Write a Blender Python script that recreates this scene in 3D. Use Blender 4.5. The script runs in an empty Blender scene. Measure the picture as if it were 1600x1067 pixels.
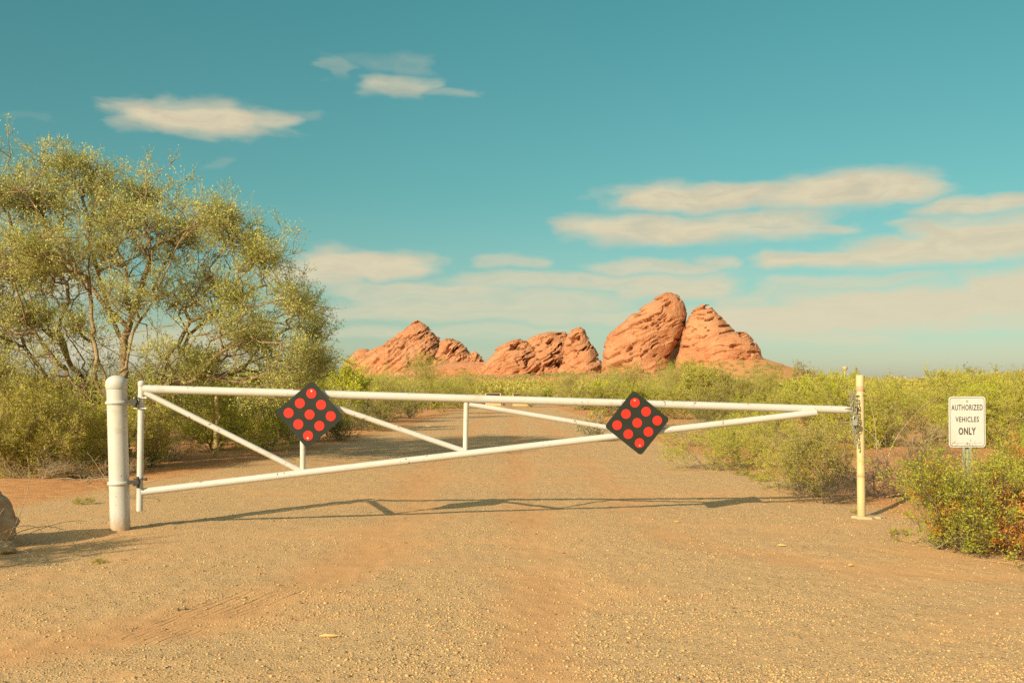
import bpy, math, random
import numpy as np
from mathutils import Vector, Matrix

# ------------------------------------------------------------------ camera, sky, sun, exposure
S = bpy.context.scene
F = 35.0 / 36.0 * 1600.0          # focal length in photograph pixels
HOR, EYE = 615.0, 1.25            # horizon row, eye height
cam_d = bpy.data.cameras.new("camera")
cam = bpy.data.objects.new("camera", cam_d)
S.collection.objects.link(cam)
cam.location = (0, 0, EYE)
cam.rotation_euler = (math.radians(90), 0, 0)
cam_d.lens = 35.0
cam_d.sensor_width = 36.0
cam_d.shift_y = (HOR - 533.5) / 1600.0
cam_d.clip_start = 0.05
cam_d.clip_end = 20000.0
S.camera = cam
S.view_settings.view_transform = 'Standard'
S.view_settings.look = 'None'
S.view_settings.gamma = 1.0
S.view_settings.use_curve_mapping = False
S.view_settings.exposure = 0.56
S.render.film_transparent = False
S.cycles.max_bounces = 6
S.cycles.diffuse_bounces = 3
S.cycles.glossy_bounces = 2
S.cycles.transmission_bounces = 3
S.cycles.transparent_max_bounces = 4
S.cycles.use_denoising = False

SUNV = Vector((-1.45, -2.0, 1.05)).normalized()
SUN_EL = math.asin(SUNV.z)
SUN_AZ = math.atan2(SUNV.x, SUNV.y)
sun_d = bpy.data.lights.new("sun", 'SUN')
sun_d.energy = 4.1
sun_d.angle = math.radians(0.5)
sun_d.color = (1.0, 0.87, 0.64)
sun = bpy.data.objects.new("sun", sun_d)
S.collection.objects.link(sun)
sun.location = SUNV * 50
sun.rotation_euler = (-SUNV).to_track_quat('-Z', 'Y').to_euler()


class NT:
    """small node-tree writer"""
    def __init__(self, tree):
        self.t = tree
        tree.nodes.clear()

    def n(self, kind, _in=None, **props):
        nd = self.t.nodes.new(kind)
        for k, v in props.items():
            setattr(nd, k, v)
        for k, v in (_in or {}).items():
            s = nd.inputs[k]
            if isinstance(v, bpy.types.NodeSocket):
                self.t.links.new(v, s)
            else:
                s.default_value = v
        return nd

    def m(self, op, a, b=0.0, c=0.0):
        return self.n('ShaderNodeMath', {0: a, 1: b, 2: c}, operation=op).outputs[0]

    def v(self, op, a, b=(0, 0, 0)):
        return self.n('ShaderNodeVectorMath', {0: a, 1: b}, operation=op)

    def noise(self, vec, scale, detail=3.0, rough=0.55):
        return self.n('ShaderNodeTexNoise', {'Vector': vec, 'Scale': scale, 'Detail': detail, 'Roughness': rough})

    def rng(self, val, a, b, c=0.0, d=1.0, smooth=True):
        return self.n('ShaderNodeMapRange', {0: val, 1: a, 2: b, 3: c, 4: d},
                      interpolation_type='SMOOTHSTEP' if smooth else 'LINEAR').outputs[0]

    def mix(self, f, a, b, blend='MIX'):
        nd = self.n('ShaderNodeMix', data_type='RGBA', blend_type=blend)
        for k, v in ((0, f), (6, a), (7, b)):
            if isinstance(v, bpy.types.NodeSocket):
                self.t.links.new(v, nd.inputs[k])
            elif k == 0:
                nd.inputs[0].default_value = v
            else:
                nd.inputs[k].default_value = (*v[:3], 1)
        return nd.outputs[2]

    def ramp(self, f, stops, interp='LINEAR'):
        nd = self.n('ShaderNodeValToRGB', {0: f})
        cr = nd.color_ramp
        cr.interpolation = interp
        while len(cr.elements) < len(stops):
            cr.elements.new(0.5)
        for e, (p, c) in zip(cr.elements, stops):
            e.position = p
            e.color = (*c, 1)
        return nd.outputs[0]


# ---- the sky: Nishita, plus a bank of thin stratocumulus laid out by compass bearing and height
W = bpy.data.worlds.new("World")
S.world = W
W.use_nodes = True
w = NT(W.node_tree)
sky = w.n('ShaderNodeTexSky', sky_type='NISHITA', sun_disc=False, sun_elevation=SUN_EL, sun_rotation=SUN_AZ % (2 * math.pi),
          air_density=1.0, dust_density=1.2, ozone_density=1.0)
tc = w.n('ShaderNodeTexCoord').outputs['Generated']
sx = w.n('ShaderNodeSeparateXYZ', {0: tc})
az = w.m('ARCTAN2', sx.outputs[0], sx.outputs[1])
el = w.m('ARCSINE', sx.outputs[2])
tint = w.ramp(w.m('MULTIPLY', el, 2.0), [(0.0, (0.52, 0.50, 0.53)), (0.07, (0.435, 0.475, 0.445)), (0.16, (0.335, 0.445, 0.37)), (0.38, (0.245, 0.475, 0.36)), (0.76, (0.215, 0.53, 0.38)), (1.0, (1.0, 0.93, 0.64))])  # last stop: unseen upper sky brightened and warmed as added fill for the shadows
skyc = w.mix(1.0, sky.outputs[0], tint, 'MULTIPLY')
p0 = w.n('ShaderNodeCombineXYZ', {0: az, 1: el}).outputs[0]
stretch = w.v('MULTIPLY', p0, (1.0, 2.6, 1.0)).outputs[0]
nz = w.noise(stretch, 13.0, 4.0, 0.5)
warp = w.v('MULTIPLY', w.v('SUBTRACT', nz.outputs['Color'], (0.5, 0.5, 0.5)).outputs[0], (0.11, 0.026, 0.0)).outputs[0]
p1 = w.v('ADD', p0, warp).outputs[0]
fine = w.noise(w.v('MULTIPLY', p1, (1.0, 3.4, 1.0)).outputs[0], 26.0, 5.0, 0.6).outputs[0]
CL = [  # photograph px, py, half width, half height, strength
    (300, 184, 112, 20, .85), (285, 168, 56, 15, .5), (405, 188, 66, 15, .60), (462, 180, 50, 8, .16), (215, 192, 50, 14, .35),
    (622, 136, 58, 17, .52), (695, 143, 38, 7, .25), (600, 96, 60, 12, .12), (522, 103, 20, 18, .2), (645, 98, 34, 18, .16), (335, 258, 22, 8, .1),
    (560, 413, 104, 23, .92), (490, 428, 80, 20, .7), (798, 411, 62, 11, .5),
    (1080, 308, 140, 22, .85), (1330, 300, 130, 25, .88), (1200, 304, 170, 20, .72), (1030, 358, 135, 22, .82), (1170, 352, 130, 20, .72), (1285, 357, 52, 9, .6),
    (1560, 318, 95, 13, .75), (1500, 345, 80, 7, .5), (1450, 392, 130, 19, .92), (1590, 368, 150, 29, .97), (1285, 403, 75, 12, .8),
    (1020, 416, 90, 11, .6), (1130, 408, 38, 11, .55), (900, 440, 200, 14, .6), (1060, 446, 80, 22, .72), (660, 452, 150, 14, .6), (780, 470, 240, 18, .55),
    (620, 486, 130, 16, .55), (900, 492, 230, 14, .5), (1200, 500, 110, 25, .8), (1420, 480, 190, 24, .85), (1600, 456, 110, 27, .9), (1310, 442, 120, 9, .5),
    (1260, 522, 130, 12, .45), (700, 518, 200, 10, .4), (150, 540, 260, 30, .5), (-120, 420, 200, 40, .6), (2000, 420, 260, 40, .7), (1500, 500, 140, 12, .5),
    (2300, 250, 300, 40, .5), (-500, 300, 300, 50, .6), (1230, 455, 60, 8, .4), (1150, 470, 60, 14, .45), (30, 180, 14, 7, .06)
]
ero = w.m('MULTIPLY', w.m('SUBTRACT', fine, 0.5), 1.0)
dens = None
for (px, py, rx, ry, st) in CL:
    a = math.atan((px - 800) / F)
    e = math.atan((HOR - py) / F * math.cos(a))
    d = w.v('MULTIPLY', w.v('SUBTRACT', p1, (a, e, 0)).outputs[0], (F / rx / 1.12, F / ry / (1.32 if px > 1150 and py > 340 else 1.12), 0)).outputs[0]
    sq = w.n('ShaderNodeVectorMath', {0: w.v('ABSOLUTE', d).outputs[0], 1: (1, 0, 0), 2: (0, 1, 0)}, operation='MULTIPLY_ADD').outputs[0]
    d = w.v('MULTIPLY', d, sq).outputs[0]
    ln = w.m('ADD', w.v('LENGTH', d).outputs['Value'], ero)
    b = w.rng(ln, 1.28, 0.30, 0.0, min(1.0, st * 1.15))
    dens = b if dens is None else w.m('MAXIMUM', dens, b)
streak = w.noise(w.v('MULTIPLY', p0, (1.0, 9.0, 1.0)).outputs[0], 5.0, 4.0, 0.55).outputs[0]
lowband = w.m('MULTIPLY', w.rng(el, 0.155, 0.07), w.rng(el, 0.0, 0.04))
dens = w.m('ADD', dens, w.m('MULTIPLY', w.m('MULTIPLY', w.rng(streak, 0.38, 0.66), lowband), 0.16))
dens = w.m('MULTIPLY', dens, w.rng(fine, 0.25, 0.6, 0.84, 1.04))
dens = w.m('MINIMUM', dens, 0.93)
cloudc = w.mix(w.rng(fine, 0.3, 0.7), (2.95, 2.55, 1.80), (3.5, 3.02, 2.06))
cloudc = w.mix(w.rng(el, 0.02, 0.2), (3.25, 2.95, 2.10), cloudc)
skyc = w.mix(dens, skyc, cloudc)
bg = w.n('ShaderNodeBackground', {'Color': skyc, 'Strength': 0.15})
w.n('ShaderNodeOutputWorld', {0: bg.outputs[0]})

# ------------------------------------------------------------------ helpers
R_ = np.random.default_rng(7)
PI = math.pi


def tag(o, label=None, cat=None, group=None, kind=None):
    if label: o['label'] = label
    if cat: o['category'] = cat
    if group: o['group'] = group
    if kind: o['kind'] = kind
    return o


def link(o, parent=None):
    S.collection.objects.link(o)
    if parent is not None:
        o.parent = parent
    return o


def empty(name, loc=(0, 0, 0), rz=0.0):
    o = bpy.data.objects.new(name, None)
    o.empty_display_size = 0.1
    o.location = loc
    o.rotation_euler = (0, 0, rz)
    return link(o)


def npmesh(name, V, faces, mats, mi=None, smooth=False, attrs=None):
    """faces: list of (M,k) int arrays; mi: list of material index per array (int or array)"""
    me = bpy.data.meshes.new(name)
    V = np.asarray(V, dtype=np.float32)
    me.vertices.add(len(V))
    me.vertices.foreach_set('co', V.ravel())
    loops = np.concatenate([f.ravel() for f in faces]).astype(np.int32)
    tot = np.concatenate([np.full(len(f), f.shape[1], dtype=np.int32) for f in faces])
    start = np.concatenate([[0], np.cumsum(tot)[:-1]]).astype(np.int32)
    me.loops.add(len(loops))
    me.loops.foreach_set('vertex_index', loops)
    me.polygons.add(len(tot))
    me.polygons.foreach_set('loop_start', start)
    me.polygons.foreach_set('loop_total', tot)
    if mi is not None:
        mm = np.concatenate([np.broadcast_to(np.asarray(i, dtype=np.int32), (len(f),)) for f, i in zip(faces, mi)])
        me.polygons.foreach_set('material_index', np.ascontiguousarray(mm))
    if smooth:
        me.polygons.foreach_set('use_smooth', np.ones(len(tot), dtype=bool))
    for k, a in (attrs or {}).items():
        at = me.attributes.new(k, 'FLOAT', 'POINT')
        at.data.foreach_set('value', np.asarray(a, dtype=np.float32))
    for m in mats:
        me.materials.append(m)
    me.update(calc_edges=True)
    return me


def obj(name, me, parent=None, loc=None):
    o = bpy.data.objects.new(name, me)
    if loc is not None:
        o.location = loc
    return link(o, parent)


class MB:
    """collects small shapes into one mesh"""
    def __init__(self):
        self.v, self.f, self.s = [], [], []

    def add(self, v, f, smooth=False):
        b = len(self.v)
        self.v += [tuple(p) for p in v]
        self.f += [tuple(i + b for i in q) for q in f]
        self.s += [smooth] * len(f)
        return self

    def pipe(self, pts, rad, sides=20, caps=True):
        pts = [Vector(p) for p in pts]
        if len(pts) == 2 and not isinstance(rad, (list, tuple)) and (pts[1] - pts[0]).length > .4:
            pts = [pts[0].lerp(pts[1], q / 10) for q in range(11)]
        rs = rad if isinstance(rad, (list, tuple)) else [rad] * len(pts)
        n = len(pts)
        b = len(self.v)
        t0 = (pts[1] - pts[0]).normalized()
        u = t0.orthogonal().normalized()
        for i, p in enumerate(pts):
            t = (pts[min(i + 1, n - 1)] - pts[max(i - 1, 0)]).normalized()
            u = (u - t * u.dot(t)).normalized()
            q = t.cross(u)
            for k in range(sides):
                a = 2 * PI * k / sides
                self.v.append(tuple(p + (u * math.cos(a) + q * math.sin(a)) * rs[i]))
        for i in range(n - 1):
            for k in range(sides):
                k2 = (k + 1) % sides
                self.f.append((b + i * sides + k, b + i * sides + k2, b + (i + 1) * sides + k2, b + (i + 1) * sides + k))
                self.s.append(True)
        if caps:
            for i0, rev in ((0, True), (n - 1, False)):
                c0 = len(self.v)
                self.v += self.v[b + i0 * sides:b + (i0 + 1) * sides]
                self.f.append(tuple(c0 + k for k in (reversed(range(sides)) if rev else range(sides))))
                self.s.append(False)
        return self

    def box(self, c, h, rot=None):
        M = rot if rot is not None else Matrix.Identity(3)
        c = Vector(c)
        vs = [c + M @ Vector((sx * h[0], sy * h[1], sz * h[2])) for sx in (-1, 1) for sy in (-1, 1) for sz in (-1, 1)]
        return self.add(vs, [(0, 1, 3, 2), (4, 6, 7, 5), (0, 4, 5, 1), (2, 3, 7, 6), (0, 2, 6, 4), (1, 5, 7, 3)])

    def lathe(self, prof, c=(0, 0, 0), sides=40):
        b = len(self.v)
        for (r, z) in prof:
            for k in range(sides):
                a = 2 * PI * k / sides
                self.v.append((c[0] + r * math.cos(a), c[1] + r * math.sin(a), c[2] + z))
        for i in range(len(prof) - 1):
            for k in range(sides):
                k2 = (k + 1) % sides
                self.f.append((b + i * sides + k, b + i * sides + k2, b + (i + 1) * sides + k2, b + (i + 1) * sides + k))
                self.s.append(True)
        for i0, rev in ((0, True), (len(prof) - 1, False)):
            c0 = len(self.v)
            self.v += self.v[b + i0 * sides:b + (i0 + 1) * sides]
            self.f.append(tuple(c0 + k for k in (reversed(range(sides)) if rev else range(sides))))
            self.s.append(False)
        return self

    def slab(self, outline, y0, y1, bevel=0.0):
        """outline in (x, z); thickness along y, front (y0) towards the camera"""
        n = len(outline)
        v = [(x, y0, z) for x, z in outline] + [(x, y1, z) for x, z in outline]
        f = [tuple(range(n)), tuple(reversed(range(n, 2 * n)))]
        f += [(i, n + i, n + (i + 1) % n, (i + 1) % n) for i in range(n)]
        return self.add(v, f)

    def build(self, name, mat, parent=None, loc=None):
        me = bpy.data.meshes.new(name)
        me.from_pydata(self.v, [], self.f)
        me.polygons.foreach_set('use_smooth', self.s)
        for m in (mat if isinstance(mat, (list, tuple)) else [mat]):
            me.materials.append(m)
        me.update()
        return obj(name, me, parent, loc)


def rrect(wd, ht, r, n=7, cx=0, cz=0):
    out = []
    for (sx, sz, a0) in ((1, -1, -PI / 2), (1, 1, 0), (-1, 1, PI / 2), (-1, -1, PI)):
        for i in range(n):
            a = a0 + PI / 2 * i / (n - 1)
            out.append((cx + sx * (wd / 2 - r) + r * math.cos(a), cz + sz * (ht / 2 - r) + r * math.sin(a)))
    return out


# ---- numpy noise
def _h(i, j, k, s):
    n = (i * 374761393 + j * 668265263 + k * 2147483647 + s * 974634777) & 0xFFFFFFFF
    n = ((n ^ (n >> 13)) * 1274126177) & 0xFFFFFFFF
    n = ((n ^ (n >> 16)) * 2246822519) & 0xFFFFFFFF
    return ((n ^ (n >> 15)) & 0xFFFFFF) / float(0xFFFFFF)


def vn(P, seed=0):
    P = np.asarray(P, dtype=np.float64)
    I = np.floor(P).astype(np.int64)
    f = P - I
    f = f * f * f * (f * (f * 6 - 15) + 10)
    r = 0
    for a in (0, 1):
        for b in (0, 1):
            for c in (0, 1):
                wgt = (f[..., 0] if a else 1 - f[..., 0]) * (f[..., 1] if b else 1 - f[..., 1]) * (f[..., 2] if c else 1 - f[..., 2])
                r = r + wgt * _h(I[..., 0] + a, I[..., 1] + b, I[..., 2] + c, seed)
    return r


def fbm(P, o=4, seed=0, g=0.5):
    P = np.asarray(P, dtype=np.float64)
    r, a, t = 0, 1.0, 0
    for i in range(o):
        r = r + a * vn(P, seed + i * 17)
        t += a
        a *= g
        P = P * 2.03 + 11.3
    return r / t


def sst(a, b, x):
    t = np.clip((x - a) / (b - a), 0, 1)
    return t * t * (3 - 2 * t)


def xyz(x, y, z):
    return np.stack(np.broadcast_arrays(x, y, z), -1)


def at(px, py, Y):
    """the point seen at photograph pixel (px, py) at depth Y"""
    return Vector(((px - 800) / F * Y, Y, EYE + (HOR - py) / F * Y))


# ------------------------------------------------------------------ materials
def new_mat(name):
    m = bpy.data.materials.new(name)
    m.use_nodes = True
    return m, NT(m.node_tree)


def finish(t, col, rough=0.7, bump=None, bstr=0.3, bdist=0.01, metal=0.0, spec=0.3):
    d = {'Base Color': col if isinstance(col, bpy.types.NodeSocket) else (*col, 1), 'Roughness': rough, 'Metallic': metal, 'Specular IOR Level': spec}
    if bump is not None:
        d['Normal'] = t.n('ShaderNodeBump', {'Height': bump, 'Strength': bstr, 'Distance': bdist}).outputs[0]
    b = t.n('ShaderNodeBsdfPrincipled', d)
    t.n('ShaderNodeOutputMaterial', {0: b.outputs[0]})


def paint(name, col, dirt, rough=0.45, amt=0.5, chips=None, lowdirt=0.0):
    m, t = new_mat(name)
    p = t.n('ShaderNodeNewGeometry').outputs['Position']
    n1 = t.noise(p, 5.0, 5.0, 0.6).outputs[0]
    n2 = t.noise(t.v('MULTIPLY', p, (9, 9, 2.5)).outputs[0], 4.0, 4.0).outputs[0]
    c = t.mix(t.m('MULTIPLY', t.rng(n1, 0.45, 0.75), amt), col, dirt)
    c = t.mix(t.m('MULTIPLY', t.rng(n2, 0.55, 0.8), amt * 0.6), c, dirt)
    if lowdirt:
        z = t.n('ShaderNodeSeparateXYZ', {0: p}).outputs[2]
        f = t.m('MULTIPLY', t.rng(t.m('ADD', z, t.m('MULTIPLY', n2, 0.25)), 0.30, 0.10), lowdirt)
        c = t.mix(f, c, (0.42, 0.27, 0.14))
    if chips:
        st = t.noise(t.v('MULTIPLY', p, (3.5, 3.5, 7.0)).outputs[0], 1.0, 5.0, 0.7).outputs[0]
        c = t.mix(t.m('MULTIPLY', t.rng(st, 0.56, 0.74), 0.4), c, (0.40, 0.26, 0.14))
        ch = t.noise(p, 24.0, 4.0, 0.7).outputs[0]
        big = t.noise(p, 3.1, 2.0).outputs[0]
        c = t.mix(t.m('MULTIPLY', t.rng(ch, 0.625, 0.65), t.rng(big, 0.48, 0.56)), c, chips)
    finish(t, c, rough, t.noise(p, 40.0, 2.0).outputs[0], 0.05, 0.004)
    return m


M_WHITE = paint('white_paint', (0.57, 0.525, 0.475), (0.54, 0.46, 0.32), 0.42, 0.45, (0.20, 0.13, 0.08), 0.25)
M_BOLLARD = paint('bollard_paint', (0.55, 0.51, 0.455), (0.54, 0.48, 0.34), 0.5, 0.55, (0.35, 0.25, 0.15), 0.9)
M_CREAM = paint('cream_paint', (0.60, 0.46, 0.23), (0.48, 0.34, 0.16), 0.5, 0.55, None, 0.5)
M_OCHRE = paint('ochre_paint', (0.58, 0.42, 0.15), (0.36, 0.24, 0.08), 0.6, 0.6, None, 0.4)
M_BAND = paint('faded_tape', (0.56, 0.31, 0.17), (0.50, 0.36, 0.20), 0.6, 0.6)
M_BLACKM = paint('black_steel', (0.035, 0.033, 0.03), (0.10, 0.07, 0.05), 0.5, 0.5)
M_RUST = paint('rusty_steel', (0.22, 0.10, 0.05), (0.12, 0.06, 0.035), 0.8, 0.7)
M_PLATE = paint('dark_sign_sheet', (0.018, 0.020, 0.013), (0.036, 0.035, 0.024), 0.7, 0.4)
M_SIGN = paint('sign_white_sheet', (0.56, 0.52, 0.47), (0.47, 0.39, 0.26), 0.45, 0.45)
M_INK = paint('sign_ink', (0.075, 0.05, 0.038), (0.12, 0.08, 0.06), 0.6, 0.5)
M_CONC = paint('old_concrete', (0.52, 0.37, 0.21), (0.44, 0.27, 0.13), 0.9, 0.8)
M_TAN = paint('tan_board', (0.62, 0.40, 0.18), (0.48, 0.30, 0.14), 0.8, 0.5)
M_DKWOOD = paint('brown_board', (0.12, 0.06, 0.035), (0.2, 0.11, 0.06), 0.8, 0.6)

m, t = new_mat('red_reflector')
p = t.n('ShaderNodeNewGeometry').outputs['Position']
vo = t.n('ShaderNodeTexVoronoi', {'Vector': p, 'Scale': 160.0}, feature='DISTANCE_TO_EDGE').outputs[0]
finish(t, t.mix(t.rng(vo, 0.0, 0.12), (0.70, 0.025, 0.014), (0.86, 0.032, 0.02)), 0.28, vo, 0.15, 0.002, 0, 0.4)
M_RED = m
m, t = new_mat('galvanized_steel')
p = t.n('ShaderNodeNewGeometry').outputs['Position']
n1 = t.noise(p, 22.0, 3.0).outputs[0]
finish(t, t.mix(n1, (0.46, 0.44, 0.36), (0.62, 0.58, 0.46)), 0.42, n1, 0.1, 0.003, 0.6)
M_GALV = m
M_CHAIN = paint('weathered_zinc', (0.27, 0.25, 0.19), (0.16, 0.12, 0.08), 0.55, 0.7)


def leafmat(name, cols, trans=0.25, vary=0.25):
    m, t = new_mat(name)
    a = t.n('ShaderNodeAttribute', attribute_name='rnd').outputs['Fac']
    c = t.ramp(a, [(i / (len(cols) - 1), q) for i, q in enumerate(cols)])
    r = t.n('ShaderNodeObjectInfo').outputs['Random']
    hs = t.n('ShaderNodeHueSaturation', {'Hue': t.m('ADD', 0.5 - 0.03 * vary * 4 / 2, t.m('MULTIPLY', r, 0.03 * vary * 4)),
                                         'Saturation': t.m('ADD', 1.0 - vary * 0.4, t.m('MULTIPLY', r, vary * 0.5)),
                                         'Value': t.m('ADD', 1.0 - vary * 0.5, t.m('MULTIPLY', t.m('FRACT', t.m('MULTIPLY', r, 7.31)), vary)), 'Color': c})
    c = hs.outputs[0]
    b = t.n('ShaderNodeBsdfPrincipled', {'Base Color': c, 'Roughness': 0.6, 'Specular IOR Level': 0.25})
    tr = t.n('ShaderNodeBsdfTranslucent', {'Color': c})
    mx = t.n('ShaderNodeMixShader', {0: trans, 1: b.outputs[0], 2: tr.outputs[0]})
    t.n('ShaderNodeOutputMaterial', {0: mx.outputs[0]})
    return m


def barkmat(name, c0, c1):
    m, t = new_mat(name)
    p = t.n('ShaderNodeTexCoord').outputs['Object']
    n1 = t.noise(t.v('MULTIPLY', p, (30, 30, 8)).outputs[0], 1.0, 4.0, 0.65).outputs[0]
    n0 = t.noise(p, 2.2, 3.0).outputs[0]
    finish(t, t.mix(t.rng(t.m('ADD', t.m('MULTIPLY', n1, 0.6), t.m('MULTIPLY', n0, 0.4)), 0.35, 0.65), c0, c1), 0.85, n1, 0.5, 0.01)
    return m


L_CREO = leafmat('creosote_leaf', [(.31, .315, .02), (.49, .47, .03), (.61, .55, .042), (.66, .52, .06)], .34, .3)
L_FAR = leafmat('scrub_leaf', [(.23, .235, .018), (.41, .395, .024), (.53, .48, .036), (.59, .455, .07)], .34, .35)
L_VERDE = leafmat('palo_verde_leaf', [(.28, .275, .02), (.41, .385, .028), (.51, .45, .04), (.58, .46, .07)], .3, .2)
L_TREE = leafmat('desert_tree_leaf', [(.34, .335, .075), (.46, .445, .10), (.56, .52, .135), (.62, .54, .17)], .3, .15)
L_DARK = leafmat('dark_shrub_leaf', [(.09, .09, .02), (.17, .16, .03), (.26, .22, .045), (.34, .27, .06)], .2, .2)
L_GREEN = leafmat('fresh_shrub_leaf', [(.21, .235, .016), (.36, .385, .026), (.47, .46, .035), (.56, .48, .05)], .3, .1)
L_ORANGE = leafmat('rusty_leaf', [(.48, .16, .018), (.62, .24, .026), (.66, .32, .035), (.58, .38, .04)], .2, .1)
L_SILVER = leafmat('silver_leaf', [(.26, .25, .13), (.38, .35, .19), (.45, .40, .22)], .15, .1)
L_YELLOW = leafmat('yellow_flower', [(.60, .40, .02), (.75, .52, .03)], .2, .1)
L_WEED = leafmat('weed_leaf', [(.26, .25, .02), (.38, .33, .03), (.46, .36, .05)], .3, .1)
L_HILL = leafmat('hill_scrub_leaf', [(.20, .19, .055), (.33, .30, .085), (.42, .35, .12)], .15, .2)
B_TREE = barkmat('tree_bark', (.16, .10, .055), (.42, .29, .155))
B_SHRUB = barkmat('shrub_bark', (.22, .16, .085), (.46, .35, .20))
B_TWIG = barkmat('green_twig', (.26, .225, .09), (.46, .38, .17))
B_DRY = barkmat('dry_twig', (.26, .18, .10), (.55, .41, .25))
B_DEAD = barkmat('dead_branch_bark', (.10, .07, .045), (.27, .19, .12))


def sandstone():
    m, t = new_mat('red_sandstone')
    p = t.n('ShaderNodeNewGeometry').outputs['Position']
    n1 = t.noise(p, 0.10, 5.0, 0.6).outputs[0]
    q = t.v('MULTIPLY', p, (0.12, 0.12, 0.55)).outputs[0]
    n2 = t.noise(q, 1.0, 4.0, 0.6).outputs[0]
    n3 = t.noise(p, 0.9, 6.0, 0.68).outputs[0]
    c = t.ramp(n1, [(.3, (.43, .18, .086)), (.5, (.50, .222, .108)), (.7, (.56, .268, .138))])
    c = t.mix(t.m('MULTIPLY', t.rng(n2, .5, .72), .4), c, (.43, .16, .06))
    c = t.mix(t.m('MULTIPLY', t.rng(n3, .56, .74), .3), c, (.36, .14, .06))
    finish(t, c, 0.92, t.m('ADD', n3, t.m('MULTIPLY', n2, .5)), 0.7, 1.2, 0, 0.15)
    return m


M_STONE = sandstone()


def groundmat(name):
    m, t = new_mat(name)
    p = t.n('ShaderNodeNewGeometry').outputs['Position']
    flat = t.v('MULTIPLY', p, (1, 1, 0.2)).outputs[0]
    wob = t.v('ADD', flat, t.v('MULTIPLY', t.noise(flat, 30.0, 2.0).outputs['Color'], (0.02, 0.02, 0)).outputs[0]).outputs[0]
    v1 = t.n('ShaderNodeTexVoronoi', {'Vector': wob, 'Scale': 85.0, 'Randomness': 1.0})
    v2 = t.n('ShaderNodeTexVoronoi', {'Vector': wob, 'Scale': 210.0, 'Randomness': 1.0})
    r1 = t.n('ShaderNodeSeparateColor', {0: v1.outputs['Color']})
    pal = [(0.0, (.25, .15, .065)), (.10, (.44, .29, .135)), (.3, (.62, .37, .185)), (.55, (.70, .425, .22)), (.75, (.64, .34, .125)), (.9, (.78, .53, .25)), (1.0, (.52, .39, .22))]
    g1 = t.ramp(r1.outputs[0], pal)
    g2 = t.ramp(t.n('ShaderNodeSeparateColor', {0: v2.outputs['Color']}).outputs[1], [(0, (.49, .30, .125)), (.5, (.68, .40, .20)), (1, (.75, .48, .22))])
    grav = t.mix(t.rng(r1.outputs[1], .45, .55), g2, g1)
    big = t.noise(flat, 0.45, 5.0, 0.6).outputs[0]
    mid = t.noise(t.v('MULTIPLY', flat, (0.8, 1.7, 1)).outputs[0], 1.3, 5.0, 0.62).outputs[0]
    dustn = t.m('ADD', t.m('MULTIPLY', big, .55), t.m('MULTIPLY', mid, .45))
    rut = t.n('ShaderNodeAttribute', attribute_name='rut').outputs['Fac']
    dustn = t.m('ADD', dustn, t.m('MULTIPLY', rut, .17))
    dmask = t.rng(dustn, .47, .60)
    dn = t.noise(flat, 60.0, 4.0, 0.7).outputs[0]
    dust = t.mix(dn, (.62, .315, .13), (.73, .41, .18))
    col = t.mix(t.m('MULTIPLY', dmask, .65), grav, dust)
    col = t.mix(t.m('MULTIPLY', rut, .45), col, (.62, .29, .115))
    soil = t.n('ShaderNodeAttribute', attribute_name='soil').outputs['Fac']
    sn = t.noise(flat, 5.0, 6.0, 0.65).outputs[0]
    soilc = t.mix(t.rng(sn, .35, .65), (.56, .20, .062), (.74, .33, .12))
    soilc = t.mix(t.m('MULTIPLY', t.rng(r1.outputs[2], .55, .75), .5), soilc, g1)
    sm = t.rng(t.m('ADD', soil, t.m('MULTIPLY', t.m('SUBTRACT', mid, .5), .9)), .35, .75)
    col = t.mix(t.m('MULTIPLY', sm, .85), col, soilc)
    # tread marks pressed into the dust, kept in the track strip by its own attribute
    h1 = t.m('SUBTRACT', 1.0, t.rng(v1.outputs['Distance'], 0.0, 0.75))
    h2 = t.m('SUBTRACT', 1.0, t.rng(v2.outputs['Distance'], 0.0, 0.75))
    hh = t.m('ADD', t.m('MULTIPLY', t.m('MULTIPLY', h1, r1.outputs[1]), 1.0), t.m('MULTIPLY', h2, .35))
    hh = t.m('MULTIPLY', hh, t.m('SUBTRACT', 1.0, t.m('MULTIPLY', dmask, .62)))
    hh = t.m('ADD', hh, t.m('MULTIPLY', dn, .35))
    px_ = t.n('ShaderNodeSeparateXYZ', {0: p})
    uu_ = t.m('SUBTRACT', px_.outputs[0], t.m('ADD', t.m('ADD', -2.22, t.m('MULTIPLY', t.rng(px_.outputs[1], 4.0, 7.5), 0.60)), t.m('MULTIPLY', px_.outputs[1], 0.045)))
    ln_ = t.m('POWER', t.m('MAXIMUM', t.m('SINE', t.m('MULTIPLY', uu_, 125.0)), 0.0), 5.0)
    wn_ = t.m('MULTIPLY', t.rng(t.m('ABSOLUTE', uu_), 0.24, 0.17), t.m('MULTIPLY', t.rng(px_.outputs[1], 3.9, 4.3), t.rng(px_.outputs[1], 7.0, 5.6)))
    tr = t.m('MULTIPLY', t.m('MULTIPLY', ln_, wn_), t.rng(t.noise(flat, 2.2, 2.0).outputs[0], .42, .56))
    hh = t.m('SUBTRACT', hh, t.m('MULTIPLY', tr, 1.6))
    hh = t.m('ADD', hh, t.m('MULTIPLY', mid, .4))
    finish(t, col, 0.95, hh, 0.6, 0.011, 0, 0.12)
    return m


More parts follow.
